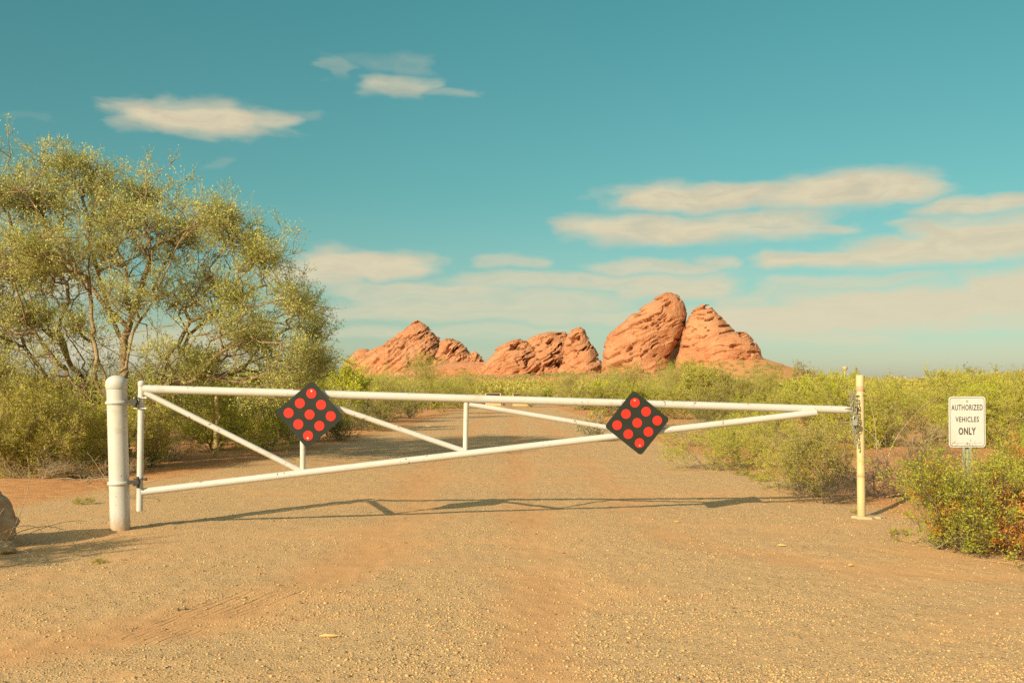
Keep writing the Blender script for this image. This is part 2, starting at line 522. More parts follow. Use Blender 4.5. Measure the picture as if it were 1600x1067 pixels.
M_GROUND = groundmat('gravel_and_soil')
m, t = new_mat('gravel_stone')
a = t.n('ShaderNodeAttribute', attribute_name='rnd').outputs['Fac']
c = t.ramp(a, [(0.0, (.17, .115, .06)), (.14, (.34, .245, .13)), (.35, (.54, .345, .15)), (.6, (.62, .40, .17)), (.8, (.58, .30, .12)), (.92, (.63, .44, .22)), (1.0, (.42, .34, .22))])
finish(t, c, 0.9, t.noise(t.n('ShaderNodeNewGeometry').outputs['Position'], 240.0, 2.0).outputs[0], 0.4, 0.003)
M_PEB = m
m, t = new_mat('boulder_stone')
p = t.n('ShaderNodeNewGeometry').outputs['Position']
n1 = t.noise(p, 5.0, 6.0, 0.65).outputs[0]
finish(t, t.ramp(n1, [(.3, (.32, .19, .10)), (.5, (.50, .325, .18)), (.72, (.62, .44, .26))]), 0.95, t.noise(p, 22.0, 5.0, 0.7).outputs[0], 0.6, 0.02)
M_BOULDER = m
m, t = new_mat('dry_wood')
p = t.n('ShaderNodeNewGeometry').outputs['Position']
n1 = t.noise(t.v('MULTIPLY', p, (8, 90, 90)).outputs[0], 1.0, 3.0).outputs[0]
finish(t, t.mix(n1, (.58, .33, .10), (.74, .50, .20)), 0.8, n1, 0.3, 0.004)
M_CHIP = m

# ------------------------------------------------------------------ terrain
def edgeL(Y):
    return np.interp(Y, [0, 8, 11, 13.5, 19, 26, 40, 112], [-7.0, -6.2, -5.0, -4.7, -4.3, -3.7, -3.5, -3.3])


def edgeR(Y):
    return np.interp(Y, [0, 5, 7, 8.5, 10, 16, 40, 112], [6.0, 5.0, 4.2, 3.75, 3.5, 3.35, 3.4, 3.3])


def rdist(X, Y):
    """metres inside the road (negative outside)"""
    d = np.minimum(X - edgeL(Y), edgeR(Y) - X)
    return np.minimum(d, np.minimum(112 - Y, 60.0))


def H(X, Y):
    X = np.asarray(X, dtype=np.float64)
    Y = np.asarray(Y, dtype=np.float64)
    z = 0.019 * np.clip(Y - 118, 0, 380) * sst(118, 190, Y)
    az_ = X / np.maximum(Y, 1.0)
    yl = np.interp(az_, [-.2, -.03, .0, .09, .24], [630, 560, 545, 478, 478])
    z = z + Y / 490 * 3.6 * np.exp(-(np.maximum(yl - Y, 0) / 62) ** 2) * sst(-.20, -.12, az_) * sst(.305, .235, az_) * (Y > 250)
    z = z + 9.0 * np.exp(-((X - 112) / 33) ** 2 - ((Y - 482) / 50) ** 2) + (fbm(xyz(X / 14, Y / 14, 0), 3, 77) - .5) * 3.0 * sst(330, 420, Y)
    z = z + 4.2 * np.exp(-((X - 125) / 42) ** 2 - ((Y - 185) / 55) ** 2)
    d = rdist(X, Y)
    out = sst(0.0, 2.5, -d)
    P = xyz(X * 0.45, Y * 0.45, 0.0)
    z = z + out * (vn(P, 3) - 0.42) * 0.20 + out * (vn(P * 0.23, 5) - 0.5) * 0.35 * sst(14, 30, np.hypot(X, Y))
    z = z + 0.35 * np.exp(-((X - 6.2) / 1.8) ** 2 - ((Y - 13.5) / 1.6) ** 2)
    return z


def soil_at(X, Y):
    d = rdist(X, Y)
    s = sst(0.5, -1.3, d)
    s = s * np.where(Y < 8.5, 0.15 + 0.85 * sst(4.2, 5.2, np.abs(X)), 1.0)
    return s


def track_at(X, Y):
    """tread lines curving across the near left of the road"""
    cx = -2.02 + 0.60 * sst(4.0, 7.5, Y) + 0.045 * (Y - 4.3)
    r = 0
    for k, o in enumerate((-0.20, -0.15, -0.11, 0.02, 0.07, 0.13)):
        r = np.maximum(r, np.exp(-((X - cx - o * (1 + 0.1 * (Y - 4))) / 0.011) ** 2))
    return r * sst(3.9, 4.4, Y) * sst(7.2, 5.6, Y) * sst(.35, .55, vn(xyz(X * 2.5, Y * 2.0, 0), 71))


def rut_at(X, Y):
    a_ = np.exp(-((X - .12 - .3 * (vn(xyz(Y * .35, 0, 0), 91) - .5)) / .26) ** 2)
    cx = np.interp(Y, [3.5, 4.5, 5.2, 6.5, 8.5, 12, 20], [-4.2, -2.7, -1.9, -1.3, -1.0, -1.25, -1.4])
    b_ = np.exp(-((X - cx) / .34) ** 2)
    c2 = np.interp(Y, [5.5, 7.0, 8.2, 9.5, 14, 40], [6.0, 2.6, 1.5, 1.25, 1.3, 1.4])
    c_ = .6 * np.exp(-((X - c2) / .32) ** 2)
    return np.clip(a_ + b_ + c_, 0, 1) * (.35 + .65 * sst(.3, .6, vn(xyz(X * 1.2, Y * .8, 0), 95)))


def relief(X, Y):
    P = xyz(X, Y, 0.0)
    return (fbm(P * 2.2, 3, 21) - 0.5) * 0.016 + (fbm(P * 13, 3, 25) - 0.5) * 0.014 - 0.008 * rut_at(X, Y) - 0.012 * track_at(X, Y)


ring = np.concatenate([[0.0], 0.5 * 1.042 ** np.arange(222)])
NA = 480
ang = np.arange(NA) / NA * 2 * PI
RR, AA = np.meshgrid(ring[1:], ang, indexing='ij')
X, Y = RR * np.sin(AA), RR * np.cos(AA)
d = rdist(X, Y)
Z = H(X, Y) - 0.06 * sst(0.15, 0.6, d)
V = np.concatenate([[[0, 0, -0.05]], np.stack([X, Y, Z], -1).reshape(-1, 3)])
i = np.arange(len(ring) - 2)[:, None] * NA
k = np.arange(NA)[None, :]
k2 = (k + 1) % NA
Q = np.stack([1 + i + k2, 1 + i + k, 1 + i + NA + k, 1 + i + NA + k2], -1).reshape(-1, 4)
T = np.stack([np.zeros(NA, dtype=int), 1 + np.arange(NA), 1 + (np.arange(NA) + 1) % NA], -1)[:, ::-1]
sa = np.concatenate([[0], soil_at(X, Y).ravel()])
ground = obj('ground', npmesh('ground', V, [Q, T], [M_GROUND], smooth=True, attrs={'soil': sa, 'track': sa * 0}))
tag(ground, kind='structure')

# the road: its own sheet with fine relief near the camera
yr = np.concatenate([np.linspace(-6, 3.2, 30)[:-1], 3.2 * 1.0085 ** np.arange(int(math.log(112 / 3.2) / math.log(1.0085)) + 1)])
NC = 420
uu = np.linspace(0, 1, NC)
YY, UU = np.meshgrid(yr, uu, indexing='ij')
wl = (vn(xyz(YY * 0.6, 0, 0), 41) - 0.5) * 0.7
wr = (vn(xyz(YY * 0.6, 9, 0), 43) - 0.5) * 0.7
XX = (edgeL(YY) + wl) * (1 - UU) + (edgeR(YY) + wr) * UU
ed = np.minimum(UU, 1 - UU) * 7
ZZ = H(XX, YY) + relief(XX, YY) * sst(0, 0.5, ed) + 0.004 - 0.03 * sst(0.12, 0.0, ed)
i = np.arange(len(yr) - 1)[:, None] * NC
k = np.arange(NC - 1)[None, :]
Q = np.stack([i + k, i + k + 1, i + NC + k + 1, i + NC + k], -1).reshape(-1, 4)
road = obj('road', npmesh('road', np.stack([XX, YY, ZZ], -1).reshape(-1, 3), [Q], [M_GROUND], smooth=True,
                          attrs={'soil': soil_at(XX, YY).ravel(), 'track': track_at(XX, YY).ravel(), 'rut': rut_at(XX, YY).ravel()}))
tag(road, kind='structure')


def gz(x, y):
    """top of the ground or road"""
    x = np.asarray(x, dtype=np.float64)
    y = np.asarray(y, dtype=np.float64)
    return H(x, y) + np.where(rdist(x, y) > 0.2, relief(x, y) + 0.004, 0.0)


def g1(x, y):
    return float(gz(np.array([x]), np.array([y]))[0])


# loose stones
ico_v = []
ph = (1 + 5 ** .5) / 2
for a_, b_ in ((-1, ph), (1, ph), (-1, -ph), (1, -ph)):
    ico_v.append((a_, b_, 0))
for a_, b_ in ((-1, ph), (1, ph), (-1, -ph), (1, -ph)):
    ico_v.append((0, a_, b_))
for a_, b_ in ((ph, -1), (ph, 1), (-ph, -1), (-ph, 1)):
    ico_v.append((a_, 0, b_))
ICO = np.array(ico_v) / math.hypot(1, ph)
ICF = np.array([(0, 11, 5), (0, 5, 1), (0, 1, 7), (0, 7, 10), (0, 10, 11), (1, 5, 9), (5, 11, 4), (11, 10, 2), (10, 7, 6), (7, 1, 8),
                (3, 9, 4), (3, 4, 2), (3, 2, 6), (3, 6, 8), (3, 8, 9), (4, 9, 5), (2, 4, 11), (6, 2, 10), (8, 6, 7), (9, 8, 1)])
NS = 80000
py = R_.uniform(745, 1110, NS)
sY = F * EYE / (py - HOR)
sX = R_.uniform(-0.62, 0.62, NS) * sY
dens_ = fbm(xyz(sX * 0.8, sY * 1.2, 0), 4, 61)
keep = (R_.random(NS) < 0.15 + 0.95 * sst(0.40, 0.62, dens_)) | (R_.random(NS) < 0.12)
keep &= (track_at(sX, sY) < 0.2) & (R_.random(NS) > rut_at(sX, sY) * .75)
sX, sY = sX[keep], sY[keep]
n = len(sX)
sz = np.clip(R_.lognormal(math.log(0.0038), 0.38, n), 0.002, 0.0115)
ax = sz[:, None] * np.stack([R_.uniform(.8, 1.5, n), R_.uniform(.7, 1.2, n), R_.uniform(.5, .85, n)], -1)
V = ICO[None] * R_.uniform(.78, 1.18, (n, 12, 1)) * ax[:, None, :]
th = R_.uniform(0, 2 * PI, n)
c_, s_ = np.cos(th)[:, None], np.sin(th)[:, None]
V = np.stack([V[..., 0] * c_ - V[..., 1] * s_, V[..., 0] * s_ + V[..., 1] * c_, V[..., 2]], -1)
V += np.stack([sX, sY, gz(sX, sY) + ax[:, 2] * 0.35], -1)[:, None, :]
Fc = (np.arange(n)[:, None, None] * 12 + ICF[None]).reshape(-1, 3)
o = obj('gravel', npmesh('gravel', V.reshape(-1, 3), [Fc], [M_PEB], attrs={'rnd': np.repeat(R_.random(n), 12)}))
tag(o, 'loose tan gravel stones scattered over the dirt road', 'gravel', kind='stuff')

# ------------------------------------------------------------------ plants
def mst(P, bf=0.5, par0=None):
    """greedy balanced spanning tree from P[0]; returns parent index and insertion order"""
    n = len(P)
    par = np.zeros(n, dtype=int)
    path = np.zeros(n)
    done = np.zeros(n, dtype=bool)
    done[0] = True
    cost = np.linalg.norm(P - P[0], axis=1)
    cost[0] = np.inf
    order = [0]
    for _ in range(n - 1):
        j = int(np.argmin(cost))
        done[j] = True
        q = par[j]
        dq = np.linalg.norm(P[j] - P[q])
        path[j] = path[q] + dq
        order.append(j)
        dd = np.linalg.norm(P - P[j], axis=1) + bf * path[j]
        better = (dd < cost) & ~done
        par[better] = j
        cost[better] = dd[better]
        cost[j] = np.inf
    return par, np.array(order), path


def pipe_radii(par, order, tip, ex=2.4):
    r = np.zeros(len(par))
    kids = np.zeros(len(par), dtype=int)
    for j in order[::-1]:
        if r[j] == 0:
            r[j] = tip ** ex
        if j != 0:
            r[par[j]] += r[j]
            kids[par[j]] += kids[j] + 1
    return r ** (1 / ex), kids


def tubes(A, B, RA, RB, sides=4):
    A, B = np.asarray(A, float), np.asarray(B, float)
    D = B - A
    L = np.linalg.norm(D, axis=1, keepdims=True) + 1e-9
    D = D / L
    ref = np.where(np.abs(D[:, 2:3]) < 0.9, [[0, 0, 1.0]], [[1.0, 0, 0]])
    U = np.cross(D, ref)
    U /= np.linalg.norm(U, axis=1, keepdims=True)
    Wv = np.cross(D, U)
    a = np.arange(sides) / sides * 2 * PI
    ringv = U[:, None, :] * np.cos(a)[None, :, None] + Wv[:, None, :] * np.sin(a)[None, :, None]
    V = np.concatenate([A[:, None] + ringv * np.asarray(RA)[:, None, None], (B + D * 0.15 * np.asarray(RB)[:, None])[:, None] + ringv * np.asarray(RB)[:, None, None]], 1)
    n = len(A)
    k = np.arange(sides)
    q = np.stack([k, (k + 1) % sides, sides + (k + 1) % sides, sides + k], -1)
    Q = (np.arange(n)[:, None, None] * 2 * sides + q[None]).reshape(-1, 4)
    return V.reshape(-1, 3), Q


def leaves(C, size, aspect, rng, up=0.3, dirs=None):
    """diamond leaves at C"""
    n = len(C)
    D = rng.normal(size=(n, 3)) if dirs is None else dirs + rng.normal(size=(n, 3)) * 0.55
    D[:, 2] += up
    D /= np.linalg.norm(D, axis=1, keepdims=True)
    U = np.cross(D, rng.normal(size=(n, 3)))
    U /= np.linalg.norm(U, axis=1, keepdims=True) + 1e-9
    s = (size * rng.uniform(.6, 1.35, n))[:, None]
    V = np.stack([C, C + D * s * .5 + U * s * aspect * .5, C + D * s, C + D * s * .5 - U * s * aspect * .5], 1)
    Q = (np.arange(n)[:, None] * 4 + np.arange(4)[None])
    return V.reshape(-1, 3), Q


class Plant:
    def __init__(self, P, par, order, r, kids):
        self.P, self.par, self.order, self.r, self.kids = P, par, order, r, kids


def grow(P, bf, tip, ex=2.4):
    par, order, path = mst(P, bf)
    r, kids = pipe_radii(par, order, tip, ex)
    return Plant(P, par, order, r, kids)


def sprays(pl, rng, nspray, slen, nleaf, lsize, aspect, maxkids=4, up=0.45, jit=0.012, root_bias=None, droop=0.0):
    """short leafy twigs at the outer nodes -> twig ends and leaf centres"""
    tips = np.where(pl.kids <= maxkids)[0]
    tips = tips[tips != 0]
    base = np.repeat(pl.P[tips], nspray, 0)
    out = np.repeat(pl.P[tips] - pl.P[pl.par[tips]], nspray, 0)
    out /= np.linalg.norm(out, axis=1, keepdims=True) + 1e-9
    D = out * 0.7 + rng.normal(size=base.shape) * 0.55
    D[:, 2] += up
    D /= np.linalg.norm(D, axis=1, keepdims=True)
    L = slen * rng.uniform(.4, 1.3, len(base))
    end = base + D * L[:, None]
    end[:, 2] -= droop * L
    tt = rng.uniform(.15, 1.05, (len(base), nleaf))
    C = base[:, None] + (end - base)[:, None] * tt[..., None] + rng.normal(size=(len(base), nleaf, 3)) * jit
    dirs = np.repeat((end - base) / L[:, None], nleaf, 0)
    return base, end, C.reshape(-1, 3), dirs


def plant_meshes(name, pl, rng, leaf, bark, spr, thin=0.0, sides=(4, 6), twig=None):
    """returns (thick stem mesh or None, twig mesh, leaf mesh)"""
    idx = pl.order[1:]
    A, B = pl.P[pl.par[idx]], pl.P[idx]
    RB = pl.r[idx]
    RA = np.minimum(pl.r[pl.par[idx]], RB * 1.35)
    out = []
    thick = RB > thin
    parts = {}
    if thin > 0 and thick.any():
        v, q = tubes(A[thick], B[thick], RA[thick], RB[thick], sides[1])
        parts['trunk'] = npmesh(name + '_trunk', v, [q], [bark], smooth=True)
        sel = ~thick
    else:
        sel = np.ones(len(idx), bool)
    v, q = tubes(A[sel], B[sel], RA[sel], RB[sel], sides[0])
    if spr is not None:
        base, end, C, dirs = spr
        rr = np.full(len(base), pl.r.min() * 0.8)
        v2, q2 = tubes(base, end, rr, rr * .6, 3)
        q2 = q2 + len(v)
        v = np.concatenate([v, v2])
        parts['twigs'] = npmesh(name + '_stems', v, [q, q2], [bark, twig or bark], mi=[0, 1], smooth=True)
    else:
        parts['twigs'] = npmesh(name + '_stems', v, [q], [bark], smooth=True)
    return parts


def leaf_mesh(name, C, dirs, size, aspect, rng, mats, split=None, up=0.2, floor=0.03):
    ok = C[:, 2] > floor
    C, dirs = C[ok], dirs[ok]
    v, q = leaves(C, size, aspect, rng, up, dirs)
    n = len(C)
    rnd = np.clip(0.55 * rng.random(n) + 0.45 * (fbm(C * 3.1, 2, 5) * 2.2 - 0.6), 0, 1)
    mi = np.zeros(n, dtype=np.int32)
    if split is not None:
        mi = split(C).astype(np.int32)
    return npmesh(name, v, [q], mats, mi=[mi], attrs={'rnd': np.repeat(rnd, 4)})


def dome_points(rng, n, Rx, Hh, kind='vase', lobes=11):
    """points through an open, lobed shrub volume"""
    out = [(0, 0, 0.0)]
    lob = []
    for _ in range(lobes):
        a = rng.uniform(0, 2 * PI)
        rr = Rx * math.sqrt(rng.uniform(.02, .8))
        hz = Hh * rng.uniform(.24, .92) * (1 - 0.35 * (rr / Rx) ** 2)
        lob.append((rr * math.cos(a), rr * math.sin(a), hz, rng.uniform(.2, .42) * Rx))
    while len(out) < n:
        q = rng.random()
        if q < 0.72:
            l = lob[rng.integers(len(lob))]
            v = rng.normal(size=3) * np.array([.55, .55, .62]) * l[3]
            p = (l[0] + v[0], l[1] + v[1], l[2] + v[2])
        else:
            l = lob[rng.integers(len(lob))]
            s = rng.uniform(.08, .95)
            bend = s ** 0.8
            p = (l[0] * bend + rng.normal() * .05, l[1] * bend + rng.normal() * .05, l[2] * s + rng.normal() * .04)
        if p[2] < 0.04 or p[2] > Hh * 1.05:
            continue
        out.append(p)
    return np.array(out)


def make_shrub(name, seed, Rx, Hh, n, leaf, bark, nspray=3, slen=.16, nleaf=7, lsize=.022, aspect=.55, bf=.55, tip=.0028, split=None, lobes=9,
               droop=0.0, up=.45, jit=.014):
    rng = np.random.default_rng(seed)
    P = dome_points(rng, n, Rx, Hh, lobes=lobes)
    pl = grow(P, bf, tip)
    spr = sprays(pl, rng, nspray, slen, nleaf, lsize, aspect, droop=droop, up=up, jit=jit) if nspray else None
    parts = plant_meshes(name, pl, rng, leaf, bark, spr, twig=B_TWIG if bark is B_SHRUB else None)
    mats = leaf if isinstance(leaf, list) else [leaf]
    lm = leaf_mesh(name + '_foliage', spr[2], spr[3], lsize, aspect, rng, mats, split) if nspray and nleaf else None
    return parts['twigs'], lm


def join_meshes(name, a, b):
    """one mesh with both stems and foliage for plants too small to show parts"""
    va = np.empty(len(a.vertices) * 3, np.float32); a.vertices.foreach_get('co', va)
    vb = np.empty(len(b.vertices) * 3, np.float32); b.vertices.foreach_get('co', vb)
    la = np.empty(len(a.loops), np.int32); a.loops.foreach_get('vertex_index', la)
    lb = np.empty(len(b.loops), np.int32); b.loops.foreach_get('vertex_index', lb)
    rb = np.empty(len(b.vertices), np.float32); b.attributes['rnd'].data.foreach_get('value', rb)
    return npmesh(name, np.concatenate([va, vb]).reshape(-1, 3), [la.reshape(-1, 4), lb.reshape(-1, 4) + len(a.vertices)],
                  [a.materials[0], b.materials[0]], mi=[0, 1], attrs={'rnd': np.concatenate([np.zeros(len(a.vertices), np.float32), rb])})


def place_shrub(meshes, x, y, scale=1.0, rz=None, label='', cat='shrub', group=None, name='shrub', sink=0.02, zs=1.0, tilt=(0, 0)):
    rz = R_.uniform(0, 2 * PI) if rz is None else rz
    loc = (x, y, g1(x, y) - sink)
    if isinstance(meshes, tuple):
        o = empty(name, loc, rz)
        obj('stems', meshes[0], o)
        if meshes[1] is not None:
            obj('foliage', meshes[1], o)
    else:
        o = obj(name, meshes, None, loc)
        o.rotation_euler.z = rz
    o.rotation_euler.x, o.rotation_euler.y = tilt
    o.scale = (scale, scale, scale * zs)
    tag(o, label, cat, group)
    return o


# prototypes -------------------------------------------------------
NEAR = [make_shrub('creosote_near', 100 + i, 1.05, 1.7, 640, L_CREO, B_SHRUB, 5, .19, 12, .026, .55) for i in range(4)]
AIRY = [make_shrub('creosote_airy', 110 + i, 1.05, 1.65, 540, L_CREO, B_SHRUB, 4, .20, 11, .026, .55, lobes=13) for i in range(2)]
MIDP = [make_shrub('creosote_mid', 120 + i, 1.1, 1.65, 280, L_FAR, B_SHRUB, 5, .26, 15, .044, .5, tip=.004) for i in range(4)]
FARP = [join_meshes('creosote_far', *make_shrub('creosote_far', 140 + i, 1.15, 1.6, 130, L_FAR, B_SHRUB, 5, .40, 12, .10, .5, tip=.007)) for i in range(4)]
VERDE = [make_shrub('palo_verde', 160 + i, 1.7, 2.9, 420, L_VERDE, B_SHRUB, 5, .42, 15, .034, .34, tip=.004, up=.9, jit=.03) for i in range(2)]
DARK = [make_shrub('dark_shrub', 170 + i, 1.0, 1.5, 420, L_DARK, B_SHRUB, 4, .2, 9, .034, .5) for i in range(2)]
DRY = [make_shrub('dry_shrub', 180 + i, .95, 1.0, 420, L_SILVER, B_DRY, 3, .16, 1, .02, .4, tip=.0026, lobes=12, up=.15) for i in range(2)]
BARE = [make_shrub('bare_shrub', 190 + i, .75, .62, 330, L_SILVER, B_DEAD, 3, .16, 0, .02, .4, tip=.003, lobes=12, up=.1) for i in range(2)]

# the desert tree -------------------------------------------------
TY = 18.0
tx0, tz0 = (192 - 800) / F * TY, g1((192 - 800) / F * TY, TY)


def tree_points():
    rng = np.random.default_rng(31)
    blobs = [(60, 312, 70, 50, .9), (90, 238, 44, 20, .55), (130, 265, 48, 34, .55), (25, 305, 55, 34, .5), (205, 285, 52, 42, .8), (180, 320, 50, 36, .5),
             (275, 345, 52, 46, .7), (345, 325, 60, 38, .8), (395, 365, 52, 42, .7), (445, 395, 42, 30, .45), (465, 455, 46, 44, .65), (500, 505, 32, 36, .4),
             (400, 455, 58, 46, .7), (330, 420, 50, 45, .45), (30, 395, 95, 58, 1.2), (120, 400, 62, 50, .8), (-60, 400, 80, 70, 1.0), (-90, 480, 90, 80, .9),
             (40, 480, 80, 48, .8), (420, 520, 66, 46, .9), (340, 560, 78, 44, 1.0), (455, 570, 52, 34, .5), (270, 590, 70, 42, .8), (40, 570, 90, 46, .7), (120, 500, 60, 48, .45),
             (250, 470, 70, 50, .35), (210, 390, 45, 45, .35), (380, 610, 60, 34, .6), (70, 640, 90, 36, .5), (520, 545, 18, 18, .12)]
    wts = np.array([b[4] for b in blobs])
    wts /= wts.sum()
    out = [(0.0, 0.0, 0.0)]
    k = 1.0 / F * TY
    prx = [-140, -60, 0, 60, 110, 150, 200, 240, 290, 340, 390, 430, 480, 520, 535]
    pry = [420, 375, 318, 236, 240, 280, 272, 300, 345, 306, 336, 362, 420, 500, 545]
    ndep = rng.normal(size=len(blobs)) * .9
    while len(out) < 6000:
        if rng.random() < .70:
            px = rng.uniform(-140, 512)
            top = np.interp(px, prx, pry)
            pyy = rng.uniform(top, min(640, 640 - max(0, px - 430) * .9))
            if vn(np.array([[px / 50.0, pyy / 50.0, .5]]), 12)[0] < (.62 if (110 < px < 270 and 400 < pyy < 600) else .53) or (px > 290 and pyy > 612) or (290 < px < 390 and pyy > 575):
                continue
            out.append(((px - 192) * .92 * k, rng.normal() * 1.15, EYE + (HOR - pyy - 14) * k - tz0))
            continue
        i = rng.choice(len(blobs), p=wts)
        b = blobs[i]
        v = rng.normal(size=3)
        v /= np.linalg.norm(v)
        rr = abs(rng.normal()) * .72
        px = b[0] + v[0] * b[2] * rr
        pyy = b[1] + v[2] * b[3] * rr
        dep = ndep[i] + v[1] * rr * b[2] * k * 1.25
        p = ((px - 192) * k, dep, EYE + (HOR - pyy) * k - tz0)
        p = (((192 + (px - 192) * .90) - 192) * k, dep, EYE + (HOR - pyy - 14) * k - tz0)
        if p[2] < .15 or (px > 290 and pyy > 612) or (300 < 192 + (px - 192) * .9 < 375 and pyy > 580):
            continue
        out.append(p)
    # scaffold limbs seen in the photograph, as chains of points
    limbs = [[(192, 700), (185, 640), (178, 590), (185, 560), (178, 500), (172, 440), (176, 400), (170, 360)],
             [(195, 700), (200, 640), (196, 580), (200, 530), (220, 470), (236, 420), (240, 380), (222, 340), (205, 310)],
             [(198, 690), (215, 600), (232, 520), (262, 470), (285, 420), (310, 370), (330, 345)],
             [(190, 690), (170, 600), (150, 545), (110, 490), (80, 455), (40, 440), (0, 430)],
             [(188, 690), (150, 620), (115, 570), (80, 520), (40, 490), (-20, 480)],
             [(190, 690), (140, 640), (80, 600), (30, 585)],
             [(200, 680), (240, 590), (270, 515), (330, 470), (365, 445), (400, 430), (440, 410)],
             [(200, 680), (250, 600), (300, 500), (360, 480), (420, 500), (470, 510)],
             [(178, 520), (150, 440), (135, 380), (128, 320), (110, 270), (85, 232)],
             [(176, 480), (120, 400), (70, 340), (40, 300)], [(262, 470), (268, 430), (262, 390), (280, 350)],
             [(200, 640), (290, 590), (360, 575), (430, 580)], [(180, 640), (120, 660), (60, 640)]]
    for j, L in enumerate(limbs):
        dd = rng.normal() * .55
        for a_, b_ in zip(L[:-1], L[1:]):
            for s in np.linspace(0, 1, 4)[:-1]:
                px, pyy = a_[0] + (b_[0] - a_[0]) * s, a_[1] + (b_[1] - a_[1]) * s
                z = EYE + (HOR - pyy) * k - tz0
                out.append(((px - 192) * k + rng.normal() * .012, dd * min(1.0, max(z - .2, 0) / 1.5) + rng.normal() * .015, z))
    return np.array(out)


TP = tree_points()
pl = grow(TP, .34, .0052, 2.4)
rng = np.random.default_rng(32)
spr = sprays(pl, rng, 5, .30, 9, .05, .45, maxkids=3, up=.30, jit=.035)
parts = plant_meshes('tree', pl, rng, L_TREE, B_TREE, spr, thin=.018, sides=(4, 7), twig=B_TWIG)
tree = empty('desert_tree', (tx0, TY, tz0 - .03))
tag(tree, 'large spreading desert tree with many bare limbs and feathery olive leaves behind the white bollard', 'tree')
obj('trunk', parts['trunk'], tree)
obj('branches', parts['twigs'], tree)
obj('crown', leaf_mesh('crown', spr[2], spr[3], .037, .5, rng, [L_TREE]), tree)

# hand-placed shrubs -----------------------------------------------
GL, GR = 'shrubs on the left of the gravel road', 'shrubs on the right of the gravel road'


def sh(protos, i, px, Y, scale, label, group, zs=1.0, name='creosote_shrub', cat='shrub', rz=None):
    return place_shrub(protos[i % len(protos)], (px - 800) / F * Y, Y, scale, rz, label, cat, group, name, zs=zs)


sh(NEAR, 0, 20, 15.2, 1.0, 'yellow-green creosote shrub at the left edge beyond the boulder', GL, .98)
sh(NEAR, 1, 110, 15.6, .9, 'yellow-green creosote shrub just left of the tall white bollard', GL, .86)
sh(NEAR, 2, 190, 16.6, .86, 'yellow-green creosote shrub standing directly behind the tall white bollard', GL, .85)
sh(NEAR, 3, 238, 17.2, .70, 'creosote shrub behind the first gate brace beside the hinge', GL, 1.15)
sh(DRY, 0, 60, 14.5, .75, 'tangle of pale dry twigs under the creosote near the boulder', GL, .55, 'dry_shrub')
sh(DRY, 1, 168, 15.0, .6, 'low dry twiggy shrub at the foot of the creosote behind the bollard', GL, .55, 'dry_shrub')
sh(NEAR, 1, 415, 21.5, 1.15, 'olive creosote shrub between the slim ochre post and left dotted marker', GL, .92)
sh(NEAR, 2, 330, 23.5, 1.2, 'olive creosote shrub rising behind the slim ochre post', GL, .95)
sh(DARK, 0, 455, 25.0, 1.0, 'dark green shrub hidden behind the left dotted marker', GL, .9, 'dark_shrub')
sh(DARK, 1, 535, 26.5, .82, 'dark shrub low beside the road just right of the left dotted marker', GL, .85, 'dark_shrub')
sh(DARK, 0, 590, 33.0, .95, 'dark green shrub where the left road edge bends out of sight', GL, .9, 'dark_shrub', rz=2.0)
sh(DRY, 0, 275, 18.9, .7, 'pale dry bush under the first gate brace behind the creosote', GL, .7, 'dry_shrub', rz=1.0)
sh(VERDE, 0, 560, 42.0, 1.05, 'bright yellow-green palo verde bush above the left dotted marker', GL, .95, 'palo_verde_bush')
sh(VERDE, 1, 640, 50.0, 1.1, 'broad ochre-green palo verde bush below the pointed left butte', GL, .98, 'palo_verde_bush')
sh(VERDE, 0, 690, 62.0, 1.1, 'ochre palo verde bush at the far left end of the road', GL, .90, 'palo_verde_bush', rz=2.2)
sh(VERDE, 1, 490, 36.0, .9, 'yellow palo verde bush between the desert tree and the left dotted marker', GL, .8, 'palo_verde_bush', rz=4.0)
for (px, Yv, sc, zs_, lab) in ((905, 70, 1.1, .85, 'yellow-green palo verde bush below the knob-topped butte'), (985, 60, 1.05, .94, 'yellow-green palo verde bush in front of the tallest butte'),
                               (1075, 55, 1.05, .98, 'tall yellow-green palo verde bush below the cleft between the two big buttes'), (1150, 66, 1.15, .92, 'palo verde bush at the foot of the stepped butte'),
                               (1345, 48, 1.0, .58, 'palo verde bush directly behind the top of the latch post'), (1400, 58, 1.0, .58, 'palo verde bush on the skyline between latch post and sign'),
                               (1530, 64, 1.1, .52, 'palo verde bush on the skyline above the sign'), (830, 92, 1.0, .75, 'palo verde bush just right of the tan boxes')):
    sh(VERDE, int(px), px, Yv, sc, lab, GR, zs_, 'palo_verde_bush')
for (px, Yv, sc, zs_, lab) in ((715, 84, 1.2, .85, 'palo verde bush just left of the tan boxes at the road end'), (530, 55, 1.15, .95, 'palo verde bush behind the top corner of the left dotted marker'),
                               (600, 72, 1.25, .95, 'palo verde bush under the left shoulder of the pointed butte')):
    sh(VERDE, int(px), px, Yv, sc, lab, GL, zs_, 'palo_verde_bush')
for (px, Yv, sc, zs_, lab) in ((945, 80, 1.2, .95, 'palo verde bush between the knob-topped butte and the tallest butte'), (1035, 76, 1.2, 1.0, 'palo verde bush directly under the tallest butte'),
                               (1215, 74, 1.15, .85, 'palo verde bush below the red slope right of the buttes')):
    sh(VERDE, int(px), px, Yv, sc, lab, GR, zs_, 'palo_verde_bush')
sh(AIRY, 0, 1108, 16.3, .62, 'small sprawling creosote shrub below the right end of the lower gate rail', GR, .80)
sh(AIRY, 1, 1160, 17.0, .58, 'small bright creosote shrub on the road edge under the gate tip', GR, .9)
sh(AIRY, 1, 1290, 11.9, .60, 'creosote shrub leaning over the road just left of the latch post', GR, 1.0)
